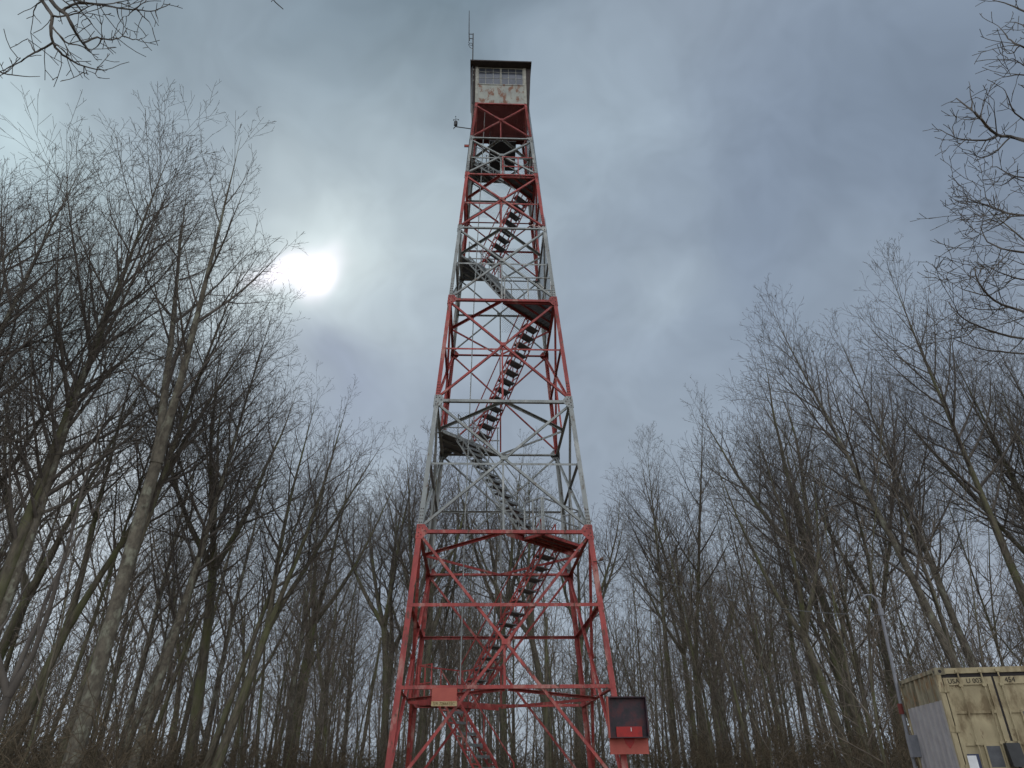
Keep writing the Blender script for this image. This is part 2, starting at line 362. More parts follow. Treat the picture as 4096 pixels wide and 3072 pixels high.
for i, (a, c, mt, tm, gr) in enumerate(FL):
    up = 1 if i % 2 else -1                            # which corner the flight climbs to
    flight(LV[a], -up*beam_v(a), LV[c], up*beam_v(c), .38 if i % 2 == 0 else -.38, mt, tm, gr)
flight(.05, beam_v('H')-2.35, LV['H'], beam_v('H'), -.38, RED, DARK)
# landings
def landing(key, side, mt, deck_mt, grate, rect=None):
    z = LV[key]-.02; w_ = W(z)-.10; vb = beam_v(key)*side; root = MB()
    if rect: s0, s1, v0, v1 = rect; poly = [(s0, v0), (s1, v0), (s1, v1), (s0, v1)]
    else:
        c = w_*2*S2; hs = w_*S2; poly = [(-hs, vb), (hs, vb), (0, c*side)]
    pts = [SV(s, v, z) for s, v in poly]
    for i in range(len(pts)):
        root.bar(pts[i], pts[(i+1) % len(pts)], (0, 0, 1), .075, .05, 0, cu=-.06)
    # joists
    vs_ = [p[1] for p in poly]; vlo, vhi = min(vs_), max(vs_)
    for t in (.33, .66):
        v = vlo+(vhi-vlo)*t
        hs = (poly[1][0]-poly[0][0])/2 if rect else W(z)*S2*(1-abs(v-vb)/(W(z)*S2))-.06
        cs = (poly[1][0]+poly[0][0])/2 if rect else 0
        if hs > .1: root.bar(SV(cs-hs, v, z), SV(cs+hs, v, z), (0, 0, 1), .06, .04, 0, cu=-.07)
    ld = root.build('landing', mt, tower)
    d = MB(); nb = 38 if grate else 5
    for i in range(nb):
        ta, tb = i/nb, (i+1)/nb
        va, vb2 = vlo+(vhi-vlo)*ta, vlo+(vhi-vlo)*tb; vm = (va+vb2)/2
        hs = (poly[1][0]-poly[0][0])/2 if rect else W(z)*S2*(1-abs(vm-vb)/(W(z)*S2))-.04
        cs = (poly[1][0]+poly[0][0])/2 if rect else 0
        if hs < .04: continue
        wd = .014 if grate else (vhi-vlo)/nb-.012
        d.bar(SV(cs-hs, vm, z), SV(cs+hs, vm, z), (0, 0, 1), .028, wd)
    if grate:
        for k in range(-6, 7):
            s = k*.2
            if abs(s) < W(z)*S2-.1:
                v_end = vb+side*(W(z)*S2-abs(s)-.06); d.bar(SV(s, vb, z), SV(s, v_end, z), (0, 0, 1), .01, .012, 0, cu=-.02)
    d.build('deck', deck_mt, ld)
    r = MB()                                          # rails along the outer edges
    for i in range(len(pts)):
        p, q = pts[i], pts[(i+1) % len(pts)]
        if i == 0 and not rect: continue
        if rect and i == 2: continue
        for h in (.5, 1.0): r.bar(p+Vector((0, 0, h)), q+Vector((0, 0, h)), (0, 0, 1), .035, .030)
        for t in (0.03, .5, .97):
            c = p.lerp(q, t); r.bar(c, c+Vector((0, 0, 1.0)), (1, 0, 0), .04, .04)
    r.build('railing', mt if key not in 'DF' else GREY, ld)
landing('F', -1, RED, DARK, False, rect=(-.9, .82, -2.38, -1.70))
landing('H', 1, RED, DARK, False, rect=(-.9, .9, 2.55, 1.95)); landing('E', 1, GREY, DARK, False); landing('D', -1, RED, GRATE, True)
landing('C', 1, GREY, GRATE, True); landing('B', -1, RED, GRATE, True); landing('A', 1, GREY, DARK, False)
# upper hatch deck just under the cabin
hd = MB(); hd.box((-.45, -.75, LV['A']+.30), (.62, .85, LV['A']+.34)); hd.box((-.45, .2, LV['A']+.341), (-.40, .85, LV['A']+1.9)); hd.box((-.399, .80, LV['A']+.341), (.62, .85, LV['A']+1.9)); hd.build('hatch_platform', BLACK, tower)
# chain link fencing: real wires
def chain(n, u, s0, s1, z0, z1, name='chain_link_mesh', step=.085, r=.0032, mt=WIREM, inset=-.02):
    b = MB(); n3, u3 = Vector(n), Vector(u)
    def P(a, z): w_ = W(z); return n3*(w_-inset)+u3*a+Vector((0, 0, z))
    zz = z1-z0
    for sg in (1, -1):
        lo, hi = s0*W(z0), s1*W(z0)
        a = lo-zz if sg > 0 else lo
        end = hi if sg > 0 else hi+zz
        while a < end:
            # wire: x = a + sg*(z-z0)
            t0, t1 = 0.0, zz
            if sg > 0: t0 = max(t0, lo-a); t1 = min(t1, hi-a)
            else: t0 = max(t0, a-hi); t1 = min(t1, a-lo)
            if t1-t0 > .05: b.tube([P(a+sg*t0, z0+t0), P(a+sg*t1, z0+t1)], r, 3, cap=False)
            a += step
    return b.build(name, mt, tower)
F_, R_, B_, L_ = FACES
chain(*B_, -.95, .95, 21.1, 24.9); chain(*R_, -.95, .95, 19.1, 24.9); chain(*L_, -.95, .95, 20.9, 24.9)
chain(*F_, -.95, .95, 22.95, 24.9, mt=DRED)
chain(*B_, -.95, -.05, 15.7, 19.6, step=.10); chain(*R_, -.9, .9, 14.8, 18.6, step=.10)
chain(*B_, .1, .93, 10.9, 12.4, step=.10, r=.0036)
# conduit running down inside the left of the front face
cb = MB(); cb.tube([Vector((x, -.7, z+ZT)) for x, z in ((-.65, .1), (-.86, -6.3), (-.97, -9.6), (-1.05, -14), (-1.13, -17.8), (-1.17, -22.2))], .018, 6)
cb.build('conduit', GREY, tower)
# ---- cabin
cab = MB(); c0 = 1.065
for sx_, sy_ in ((-1, -1), (1, -1), (1, 1), (-1, 1)):
    cab.box((sx_*(c0-.05)-.055, sy_*(c0-.04)-.05, ZT+.02), (sx_*(c0-.05)+.055, sy_*(c0-.04)+.05, ZT+2.2))
cab = cab.build('cabin', TRIM, tower)
fl_ = MB(); fl_.box((-1.08, -1.04, ZT-.03), (1.08, 1.08, ZT+.015))
for k in range(-4, 5): fl_.box((k*.235-.02, -1.03, ZT-.11), (k*.235+.02, 1.05, ZT-.032))
fl_.build('floor', DRED, cab)
for sy_ in (-1, 1):
    p = MB(); y0 = sy_*1.065; p.box((-.958, min(y0, y0-sy_*.03), ZT+.0), (.958, max(y0, y0-sy_*.03), ZT+1.13))
    p.box((-1.0, min(y0+sy_*.02, y0-sy_*.001), ZT+1.10), (1.0, max(y0+sy_*.02, y0-sy_*.001), ZT+1.14))
    p.build('wall_panel', CREAM, cab)
for sx_ in (-1, 1):
    p = MB(); x0 = sx_*1.065; p.box((min(x0, x0-sx_*.03), -.96, ZT), (max(x0, x0-sx_*.03), .96, ZT+1.13)); p.build('wall_panel', CREAM, cab)
def sash(x0, x1, y, sgn, axis='x'):
    z0, z1 = ZT+1.145, ZT+2.19; b = MB(); g = MB()
    def bx(B, a0, a1, d0, d1, c0_, c1_):
        if axis == 'x': B.box((a0, min(y+sgn*d0, y+sgn*d1), c0_), (a1, max(y+sgn*d0, y+sgn*d1), c1_))
        else: B.box((min(y+sgn*d0, y+sgn*d1), a0, c0_), (max(y+sgn*d0, y+sgn*d1), a1, c1_))
    bx(b, x0, x0+.03, -.02, .012, z0, z1); bx(b, x1-.03, x1, -.02, .012, z0, z1)
    bx(b, x0+.03, x1-.03, -.02, .010, z0, z0+.03); bx(b, x0+.03, x1-.03, -.02, .010, z1-.04, z1)
    wd = (x1-x0)/3
    for k in (1, 2): bx(b, x0+k*wd-.009, x0+k*wd+.009, -.015, .008, z0+.03, z1-.04)
    for zz in (ZT+1.54, ZT+1.92): bx(b, x0+.03, x1-.03, -.012, .005, zz-.008, zz+.008)
    bx(g, x0+.02, x1-.02, -.009, -.004, z0+.02, z1-.02)
    o = b.build('window', TRIM, cab); g.build('window_pane', GLASS, cab)
for sy_ in (-1, 1): sash(-.955, -.005, sy_*1.05, sy_); sash(.005, .955, sy_*1.05, sy_)
for sx_ in (-1, 1): sash(-.95, -.005, sx_*1.05, sx_, 'y'); sash(.005, .95, sx_*1.05, sx_, 'y')
rf = MB(); e = 1.30; zr = ZT+2.20
rf.box((-e, -1.37, zr+.01), (e, 1.37, zr+.07))
rf._add([(-e, -1.37, zr+.072), (e, -1.37, zr+.072), (e, 1.37, zr+.072), (-e, 1.37, zr+.072), (-.1, 0, zr+.52), (.1, 0, zr+.52)],
        [(0, 1, 5, 4), (1, 2, 5), (2, 3, 4, 5), (3, 0, 4), (3, 2, 1, 0)])
rf.build('roof', SOFFIT, cab)
for sx_ in (-1, 1):                                    # dark flared side cladding
    p = MB(); z0, z1 = ZT-.20, ZT+2.19; xi = sx_*1.072
    p.hexa([(xi, -.98, z0), (sx_*1.17, -.98, z0), (sx_*1.17, 1.0, z0), (xi, 1.0, z0), (xi, -1.06, z1), (sx_*1.285, -1.06, z1), (sx_*1.285, 1.05, z1), (xi, 1.05, z1)])
    if sx_ < 0:
        for zz in (ZT+1.28, ZT+1.62, ZT+1.95): p.box((-1.185, -1.078-.01*(zz-ZT), zz), (-1.145, -1.050, zz+.09), 1)
    p.build('side_cladding', [SOFFIT, TRIM], cab)

# ---- antenna, wind gauge, small red marker
an = empty('radio_antenna', (-1.20, -1.12, ZT+.9))
tag(an, 'thin whip antenna on a mast at the left edge of the cabin roof', 'antenna')
b = MB(); b.tube([(.02, 0, -1.0), (0, 0, 1.3), (-.01, 0, 3.42)], .026, 8); b.build('mast', BLACK, an)
b = MB(); b.tube([(-.17, 0, 2.95), (-.19, 0, 3.4), (-.21, 0, 5.0)], [.026, .022, .014], 8); b.build('whip', BLACK, an)
for zz in (3.08, 3.38):
    b = MB(); b.bar((-.19, 0, zz), (0, 0, zz), (0, 0, 1), .03, .02); b.build('bracket', BLACK, an)
b = MB(); b.tube([(-.17, 0, 2.97), (-.20, -.02, 2.80), (-.14, -.02, 2.62), (-.02, -.03, 2.55), (-.05, -.03, 2.72), (-.16, 0, 2.78), (-.2, 0, 2.66), (-.13, 0, 2.48), (-.02, 0, 2.40)], .012, 5); b.build('cable_loop', BLACK, an)
ag = empty('wind_gauge', (-1.26, -.5, ZT-.90)); tag(ag, 'black wind gauge on an arm left of the tower below the cabin', 'wind gauge')
b = MB(); b.tube([(.14, 0, -.02), (-.55, 0, .09), (-.60, 0, .12)], .022, 6); b.build('arm', BLACK, ag)
b = MB(); b.tube([(-.60, 0, .12), (-.60, 0, .17), (-.60, 0, .38), (-.60, 0, .43)], [.04, .075, .075, .03], 10); b.build('housing', BLACK, ag)
b = MB(); b.tube([(-.60, 0, .43), (-.60, 0, .56)], .012, 6)
for k in range(3):
    a = k*2.094+.4; c = Vector((-.60+.11*math.cos(a), .11*math.sin(a), .56)); b.bar((-.6, 0, .56), c, (0, 0, 1), .01, .01); b.tube([c, c+Vector((-.03*math.sin(a), .03*math.cos(a), 0))], [.035, .012], 7)
b.build('cups', BLACK, ag)
b = MB(); b.plate([(-.58, 0, .1), (-.70, 0, -.06), (-.68, 0, .06)], (0, 1, 0), .008); b.build('vane', BLACK, ag)
mk = MB(); mk.box((-1.48, -.52, ZT-1.96), (-1.22, -.49, ZT-1.83)); mk.box((-1.46, -.524, ZT-1.945), (-1.30, -.521, ZT-1.845), 1)
tag(mk.build('marker_plate', [DRED, SALMON]), 'small red marker plate sticking out left of the grey upper section', 'plate')

# ---- board with worn strip on the lowest horizontal
sb = empty('sign_board', (-1.5, -2.76, 2.2)); tag(sb, 'faded red board with a yellowed lettered strip along its bottom edge on the tower', 'sign')
b = MB(); b.box((-.30, -.012, .10), (.30, .012, .40)); b.build('board', SALMON, sb)
b = MB(); b.box((-.305, -.022, -.01), (.305, -.013, .099)); st_ = b.build('strip', YELLOWED, sb)
Mx = Matrix.Translation((0, -.026, .043)) @ Matrix.Rotation(math.pi/2, 4, 'X')
text_mesh('S/R 7266635C', .105, 'lettering', FADEINK, st_, Mx, .002, .85)

# ---- display box bolted to the right front leg
bx = empty('notice_box', (2.82, -3.10, 1.75)); tag(bx, 'dark open metal box on a faded red backboard at the right tower leg', 'notice box')
b = MB(); b.box((-.45, .0, -.63), (.45, .02, .57)); b.box((-.3, .021, .35), (-.22, .16, .43)); b.box((-.3, .021, -.4), (-.22, .16, -.32)); b.build('backboard', SALMON, bx)
b = MB(); y0, y1 = -.20, -.002
for (a, c) in (((-.45, y0, -.30), (-.425, y1, .58)), ((.425, y0, -.30), (.45, y1, .58)), ((-.425, y0, .555), (.425, y1, .58)), ((-.425, y0, -.30), (.425, y1, -.28))): b.box(a, c)
b.build('box_frame', BOXDARK, bx)
b = MB(); b.box((-.424, -.05, -.279), (.424, -.04, .554)); b.build('back_panel', BOXDARK, bx)
b = MB(); b.box((-.29, -.09, -.278), (.31, -.052, -.06)); b.box((.05, -.095, -.16), (.065, -.091, -.08), 1); b.build('red_flap', [BOXRED, PAPER], bx)
b = MB(); b.plate([(-.12, -.004, -.302), (.14, -.004, -.302), (.12, -.004, -.40), (.015, -.004, -.52), (-.09, -.004, -.40)], (0, -1, 0), .006); b.build('red_tongue', BOXRED, bx)
b = MB(); b.box((-.478, y0+.01, -.30), (-.452, y1, .58)); b.build('side_strip', SALMON, bx)

# ------------------------------------------------------------------ container
CZ = -.056; P1 = at_z(3736, 2671, 2.384); ang = math.radians(-12.5); CWd, CDp, CHt = 1.97, 2.25, 2.44
PS = P1+Vector((-math.sin(ang), math.cos(ang), 0))*CDp
ct = empty('shipping_container', (P1.x, P1.y, CZ), ang)
tag(ct, 'grimy cream shipping container with grey patched side at the right edge', 'container')
MX = .945
for ya, yh in ((0, .002), (CDp-.08, CDp-.10)):
    b = MB()
    for xa in (0, CWd-.08): b.box((xa, ya, .02), (xa+.08, ya+.08, CHt-.06))
    b.box((.0795, yh, CHt-.11), (CWd-.0795, yh+.098, CHt-.015)); b.build('end_frame', TAN, ct)
b = MB(); b.box((.081, .005, .02), (CWd-.081, .10, .16)); b.build('sill', TAN, ct)
for x in (0, CWd-.16):
    for y in (0, CDp-.16):
        for z in (CHt-.125, -.0):
            c = MB(); c.box((x-.004, y-.004, z), (x+.164, y+.164, z+.125)); c.disc((x+.08, y-.0045 if y == 0 else y+.1645, z+.06), (0, 1, 0), .030, .004, 10, 1); c.disc((x-.0045 if x == 0 else x+.1645, y+.08, z+.06), (1, 0, 0), .03, .004, 10, 1)
            c.build('corner_casting', [TANW, RUBBER], ct)
def corrug(y0, y1, x, sgn, z0, z1, mts, nco):
    c = MB(); wd = (y1-y0)/nco; prof = []
    for k in range(nco):
        a = y0+k*wd; prof += [(a, 0), (a+wd*.34, 0), (a+wd*.5, -.036), (a+wd*.84, -.036)]
    prof.append((y1, 0)); zs = [z0, z1*.80, z1]
    vs_ = [(x-sgn*d if False else x+sgn*d*1.0, yy, zz) for zz in zs for yy, d in prof]; k = len(prof)
    for r in range(2):
        for i in range(k-1):
            c.f.append((r*k+i, r*k+i+1, (r+1)*k+i+1, (r+1)*k+i)); c.mi.append(0 if r == 0 else 1)
    c.v = vs_; return c.build('side_wall', mts, ct)
corrug(.11, CDp-.11, .012, -1, .1, CHt-.07, [PATCH, TANW], 7)
c = MB(); c.box((CWd-.04, .11, .1), (CWd-.01, CDp-.11, CHt-.07)); c.build('side_wall', TAN, ct)
c = MB(); c.box((.11, CDp-.04, .1), (CWd-.11, CDp-.01, CHt-.07)); c.build('end_wall', TAN, ct)
c = MB(); c.box((.0, .162, CHt-.075), (.06, CDp-.162, CHt-.005)); c.box((CWd-.06, .162, CHt-.075), (CWd, CDp-.162, CHt-.005)); c.box((.061, .03, CHt-.05), (CWd-.061, CDp-.03, CHt-.03)); c.build('roof', TANW, ct)
c = MB(); c.box((.082, .03, CHt-.175), (CWd-.082, .06, CHt-.112)); c.box((.082, .03, .165), (.098, .06, CHt-.176)); c.box((MX-.018, .018, .165), (MX+.018, .06, CHt-.176)); c.box((CWd-.098, .03, .165), (CWd-.082, .06, CHt-.176)); c.build('door_seal', RUBBER, ct)
for di in (0, 1):
    x0 = .10 if di == 0 else MX+.02; x1 = MX-.02 if di == 0 else CWd-.10; z0, z1 = .17, CHt-.178
    d = MB(); d.box((x0, .035, z0), (x1, .058, z1))
    d.box((x0, .008, z0), (x0+.075, .034, z1)); d.box((x1-.09, .008, z0), (x1, .034, z1))
    zr_ = [z0, .62, 1.14, 1.655, z1-.13]
    for zz in zr_: d.box((x0+.076, .010, zz-.0), (x1-.091, .034, zz+(.13 if zz == zr_[-1] else .045)))
    door = d.build('door', TAN, ct)
    for xb in ((x0+.27, x1-.16) if di == 0 else (x0+.09, x1-.22)):
        r = MB(); r.tube([(xb, -.016, .06), (xb, -.016, CHt-.04)], .014, 8)
        for zz in (CHt-.10, CHt-.34, 1.15, .45, .08): r.box((xb-.035, -.034, zz), (xb+.035, .0075, zz+.05))
        r.build('locking_bar', TAN, door)
    for zz in (2.02, 1.36, .75, .3):
        r = MB()
        xa = x0-.115 if di == 0 else x1-.06
        r.box((xa, -.010, zz), (xa+.17, .0075, zz+.085)); r.tube([(x0-.02 if di == 0 else x1+.02, -.02, zz-.01), (x0-.02 if di == 0 else x1+.02, -.02, zz+.095)], .016, 8); r.build('hinge', TAN, door)
    r = MB(); xs = x0+.40 if di == 0 else x0+.30; zs = .80 if di == 0 else 1.34
    r.box((xs-.03, -.004, zs-.03), (xs+.25, .0345, zs+.36), 0); r.box((xs, -.007, zs), (xs+.22, -.0045, zs+.33), 1); r.build('data_plate', [TAN, SLATE], door)
    Ml = lambda X, Z: Matrix.Translation((X, .006, Z)) @ Matrix.Rotation(math.pi/2, 4, 'X')
    if di == 0:
        text_mesh('USA', .115, 'stencil_lettering', INK, door, Ml(x0+.17, z1-.065), .003, .95)
        text_mesh('U 003', .115, 'stencil_lettering', INK, door, Ml(x0+.52, z1-.065), .003, .95)
    else: text_mesh('454', .125, 'stencil_lettering', INK, door, Ml(x0+.26, z1-.065), .003, .95)
nb = MB(); nb.box((.155, -.006, .76), (.34, .007, 1.01), 1); nb.box((.140, -.012, .74), (.29, -.0065, .985)); nb.parent = None
no = nb.build('paper_notice', [PAPER, NAVY], None); no.location = (P1.x, P1.y, CZ); no.rotation_euler = (0, 0, ang)
tag(no, 'white paper notice with navy edge on the left container door', 'notice')
lk = MB(); lk.hexa([(MX-.15, -.16, .80), (MX+.07, -.16, .80), (MX+.07, -.03, .80), (MX-.15, -.03, .80), (MX-.17, -.14, 1.17), (MX+.05, -.14, 1.17), (MX+.05, -.03, 1.17), (MX-.17, -.03, 1.17)])
lk.box((MX-.10, -.029, .85), (MX+.02, .017, 1.12)); lk.box((MX-.12, -.07, 1.171), (MX+.03, .01, 1.20), 1)
lk.tube([(MX-.03, -.09, .80), (MX-.02, -.09, .5), (MX-.06, -.08, .1)], .02, 7)
lo = lk.build('lock_box', [BLACK, TAN]); lo.location = (P1.x, P1.y, CZ); lo.rotation_euler = (0, 0, ang)
tag(lo, 'black padlock cover box hanging where the container doors meet', 'lock box')

# ---- service mast beside the container and overhead cable
bs = PS
ms = empty('service_mast', (bs.x-.10, bs.y, 0)); tag(ms, 'grey electrical service mast with curved weatherhead beside the container', 'service mast')
Mb = Vector((bs.x-.10, bs.y, 0))
dist = (Vector((bs.x, bs.y, 0))-Vector((CAM.x, CAM.y, 0))).length
def at_h(px, py, d0=dist): d = ray(px, py); k = d0/math.hypot(d.x, d.y); return CAM+d*k
ptop = at_h(3522, 2440)
b = MB(); b.tube([(0, 0, 0), (0, 0, 1.3), (ptop.x-Mb.x, ptop.y-Mb.y, ptop.z)], .033, 10); b.build('pole', GALV, ms)
arc = [at_h(x, y)-Mb for x, y in ((3522, 2440), (3519, 2420), (3505, 2395), (3485, 2380), (3465, 2380), (3450, 2392), (3444, 2408))]
b = MB(); b.tube(arc, [.036, .034, .024, .022, .022, .020, .016], 8); b.tube([arc[0]+Vector((0, 0, -.12)), arc[0]+Vector((0, 0, .03))], .058, 10); b.build('weatherhead', GALV, ms)
b = MB(); b.box((-.07, -.16, .95), (.11, -.045, 1.35)); b.build('meter_box', GALV, ms)
b = MB(); b.tube([(0, 0, 1.75), (0, 0, 1.95)], .050, 10); b.build('coupling', DRED, ms)
ins = Vector((2.45+.09, -2.55, 5.75))
iv = MB(); iv.tube([ins+Vector((-.18, .05, -.02)), ins], .012, 6); iv.tube([ins, ins+Vector((.02, 0, .02)), ins+Vector((.05, 0, .05)), ins+Vector((.09, 0, .09))], [.02, .045, .045, .02], 10)
tag(iv.build('cable_insulator', PORC), 'small dark insulator bracket on the right front tower leg', 'insulator')
q1 = Mb+arc[0]+Vector((0, 0, -.1)); p0 = ins+Vector((.06, 0, .05)); pts = []
for i in range(25):
    t = i/24; p = p0.lerp(q1, t); p.z -= .38*4*t*(1-t); pts.append(p)
b = MB(); b.tube(pts, .007, 5); tag(b.build('overhead_cable', WIREM), 'sagging cable from the tower leg to the service mast', 'cable')

# ------------------------------------------------------------------ trees
def rnd(a, b): return random.uniform(a, b)
class Grow:
    def __init__(s, rmin): s.b = {}; s.rmin = rmin
    def add(s, lev, pts, rad):
        k = 10 if lev == 0 else (6 if lev == 1 else (4 if lev == 2 else 3)); s.b.setdefault((lev > 0, k, len(pts)), []).append((pts, rad))
    def mesh(s, crown, name, mt):
        V = []; Fc = []; off = 0
        for (c, k, n), lst in s.b.items():
            if c != crown: continue
            P = np.array([x[0] for x in lst], float); R = np.array([x[1] for x in lst], float)
            T = np.empty_like(P); T[:, 1:-1] = P[:, 2:]-P[:, :-2]; T[:, 0] = P[:, 1]-P[:, 0]; T[:, -1] = P[:, -1]-P[:, -2]
            T /= np.linalg.norm(T, axis=2, keepdims=True)+1e-9
            ref = np.zeros((len(lst), 3)); t0 = P[:, -1]-P[:, 0]; t0 /= np.linalg.norm(t0, axis=1, keepdims=True)+1e-9
            ref[:] = (0, 0, 1); vert = np.abs(t0[:, 2]) > .8; ref[vert] = (1, 0, 0)
            U = np.cross(T, ref[:, None, :]); U /= np.linalg.norm(U, axis=2, keepdims=True)+1e-9; Vv = np.cross(T, U)
            a = np.arange(k)*2*np.pi/k
            ring = P[:, :, None, :]+R[:, :, None, None]*(U[:, :, None, :]*np.cos(a)[None, None, :, None]+Vv[:, :, None, :]*np.sin(a)[None, None, :, None])
            V.append(ring.reshape(-1, 3)); m_ = len(lst)
            base = off+(np.arange(m_)*n*k)[:, None, None]; i = (np.arange(n-1)*k)[None, :, None]; j = np.arange(k)[None, None, :]; j2 = (np.arange(k)+1) % k
            f = np.stack([base+i+j, base+i+j2[None, None, :], base+i+k+j2[None, None, :], base+i+k+j], -1).reshape(-1, 4); Fc.append(f); off += m_*n*k
        V = np.concatenate(V); Fc = np.concatenate(Fc); me = bpy.data.meshes.new(name)
        me.vertices.add(len(V)); me.vertices.foreach_set('co', V.astype(np.float32).ravel())
        me.loops.add(Fc.size); me.loops.foreach_set('vertex_index', Fc.astype(np.int32).ravel())
        me.polygons.add(len(Fc)); me.polygons.foreach_set('loop_start', np.arange(len(Fc), dtype=np.int32)*4)
        me.polygons.foreach_set('loop_total', np.full(len(Fc), 4, dtype=np.int32)); me.polygons.foreach_set('use_smooth', np.ones(len(Fc), bool))
        me.update(calc_edges=True); me.materials.append(mt); return me
def unit(a):
    l = math.sqrt(a[0]*a[0]+a[1]*a[1]+a[2]*a[2]) or 1; return (a[0]/l, a[1]/l, a[2]/l)
def tilt(d, ang, az):                                 # rotate d by ang away, round it by az
    ref = (0, 0, 1) if abs(d[2]) < .9 else (1, 0, 0)
    u = unit((d[1]*ref[2]-d[2]*ref[1], d[2]*ref[0]-d[0]*ref[2], d[0]*ref[1]-d[1]*ref[0]))
    v = (d[1]*u[2]-d[2]*u[1], d[2]*u[0]-d[0]*u[2], d[0]*u[1]-d[1]*u[0])
    s, c = math.sin(ang), math.cos(ang); ca, sa = math.cos(az), math.sin(az)
    return unit(tuple(d[i]*c+(u[i]*ca+v[i]*sa)*s for i in range(3)))
def branch(G, p, d, Ln, r, lev, spec):
    nseg = spec['seg'][lev]; wob = spec['wob'][lev]; tr = spec['trop'][lev]; sg = Ln/nseg; pts = [p]; ds = [d]
    for i in range(nseg):
        d = unit((d[0]+rnd(-wob, wob), d[1]+rnd(-wob, wob), d[2]+rnd(-wob, wob)*.6+tr))
        p = (p[0]+d[0]*sg, p[1]+d[1]*sg, p[2]+d[2]*sg); pts.append(p); ds.append(d)
    rmin = G.rmin
    e = spec.get('taper', 1.0) if lev == 0 else 1.0
    rad = [max(rmin, r*(1-(i/nseg))**e) for i in range(nseg+1)]
    if lev == 0: rad[0] *= 1.35
    if lev == 0 and spec.get('snag'): rad[-1] = rad[-2]*.85
    G.add(lev, pts, rad)
    if lev >= spec['max']: return
    t0 = spec['start'][lev]; n = max(1, int(spec['num'][lev]*(Ln/spec['ref'][lev])**.8*rnd(.85, 1.15))); az = rnd(0, 6.28)
    for j in range(n):
        t = t0+(1-t0)*((j+rnd(.1, .9))/n)*.985; x = t*nseg; i = min(int(x), nseg-1); f = x-i
        q = tuple(pts[i][k]+(pts[i+1][k]-pts[i][k])*f for k in range(3)); rr = rad[i]+(rad[i+1]-rad[i])*f
        az += 2.4+rnd(-.5, .5)
        u = (t-t0)/(1-t0)
        if lev == 0: cl = spec['limb']*(.42+.75*math.sin(min(1, u*1.25+.22)*math.pi*.80))*(1-u*.55)*rnd(.7, 1.2)
        else: cl = Ln*spec['ratio'][lev]*(1.05-.62*u)*rnd(.6, 1.25)
        a = math.radians(rnd(*spec['ang'][lev]))*(1-.35*u if lev == 0 else 1)
        branch(G, q, tilt(ds[i+1], a, az), max(.12, cl), min(rr*.62, max(rmin, cl*spec['thick'])), lev+1, spec)
def fork(G, spec, H, r, kind):
    """trunk that divides into leaders"""
    h = H*spec['fork']; p = (0, 0, -.35); d = unit((rnd(-.05, .05), rnd(-.05, .05), 1)); n = 7; pts = [p]
    for i in range(n): d = unit((d[0]+rnd(-.04, .04), d[1]+rnd(-.04, .04), d[2])); p = tuple(p[k]+d[k]*(h+.35)/n for k in range(3)); pts.append(p)
    G.add(0, pts, [r*(1.3 if i == 0 else 1-.28*i/n) for i in range(n+1)])
    if spec.get('low'):
        for i in range(spec['low']):
            q = pts[random.randint(3, n)]; branch(G, q, tilt((0, 0, 1), math.radians(rnd(45, 75)), rnd(0, 6.28)), rnd(1.5, 3.2), .03, 1, spec)
    az = rnd(0, 6.28)
    for k in range(spec['leaders']):
        az += 6.28/spec['leaders']+rnd(-.5, .5); s2 = dict(spec); s2['start'] = [.12]+spec['start'][1:]
        s2['num'] = [int(spec['num'][0]*.7)]+spec['num'][1:]
        branch(G, p, tilt(d, math.radians(rnd(*spec['spread'])), az), (H-h)*rnd(.85, 1.08), r*.62, 0, s2)
TALL = dict(seg=[14, 7, 5, 4, 2], wob=[.022, .065, .09, .12, .15], trop=[.02, .10, .05, .04, .03], start=[.36, .15, .12, .1], num=[25, 10, 7, 3], ref=[14, 4, 2, 1],
            limb=5.4, ratio=[0, .52, .52, .6], ang=[(34, 60), (28, 50), (28, 54), (25, 50)], thick=.0115, max=4)
PROTO = {}
def make_proto(key, kind, H, r, spec, rmin, bark, twig):
    G = Grow(rmin); spec = dict(spec)
    if kind == 'fork': fork(G, spec, H, r, kind)
    else: branch(G, (0, 0, -.35), unit((rnd(-.03, .03), rnd(-.03, .03), 1)), H+.35, r, 0, spec)
    tm = G.mesh(False, 'trunk', bark); cm = G.mesh(True, 'crown', twig); zz = np.empty(len(cm.vertices)*3, np.float32); cm.vertices.foreach_get('co', zz); zz = zz.reshape(-1, 3)
    hi = zz[zz[:, 2] > zz[:, 2].max()*.93].mean(0)
    PROTO[key] = (tm, cm, float(zz[:, 2].max()), float(hi[0]), float(hi[1]))
for i in range(4):
    make_proto('A%d' % i, 'tall', 20, .20, dict(TALL, limb=[5.8, 5.0, 5.4, 6.2][i], start=[[.34, .42, .38, .30][i], .15, .12, .1]), .0045, BARK if i % 2 else BARK2, TWIG)
for i in range(3):
    make_proto('B%d' % i, 'fork', 20, .21, dict(TALL, fork=[.30, .42, .36][i], leaders=[2, 2, 3][i], spread=(8, 18), limb=4.6, wob=[.03, .07, .09, .12, .15]), .0045, BARK2 if i % 2 else BARK, TWIG)
for i in range(4):
    make_proto('C%d' % i, 'fork', 20, .24, dict(TALL, fork=[.38, .46, .42, .34][i], leaders=[3, 4, 4, 3][i], low=4, spread=(16, 38), limb=4.4, wob=[.07, .12, .14, .17, .2], trop=[.06, .10, .05, .04, .03], num=[22, 10, 6, 3]), .0058, BARK, TWIG)
for i in range(3):
    make_proto('F%d' % i, 'tall', 20, .17, dict(TALL, limb=[4.6, 4.0, 5.2][i], start=[[.22, .32, .26][i], .15, .12, .1], num=[24, 8, 6, 3]), .0056, BARK if i % 2 else BARK2, TWIG2)
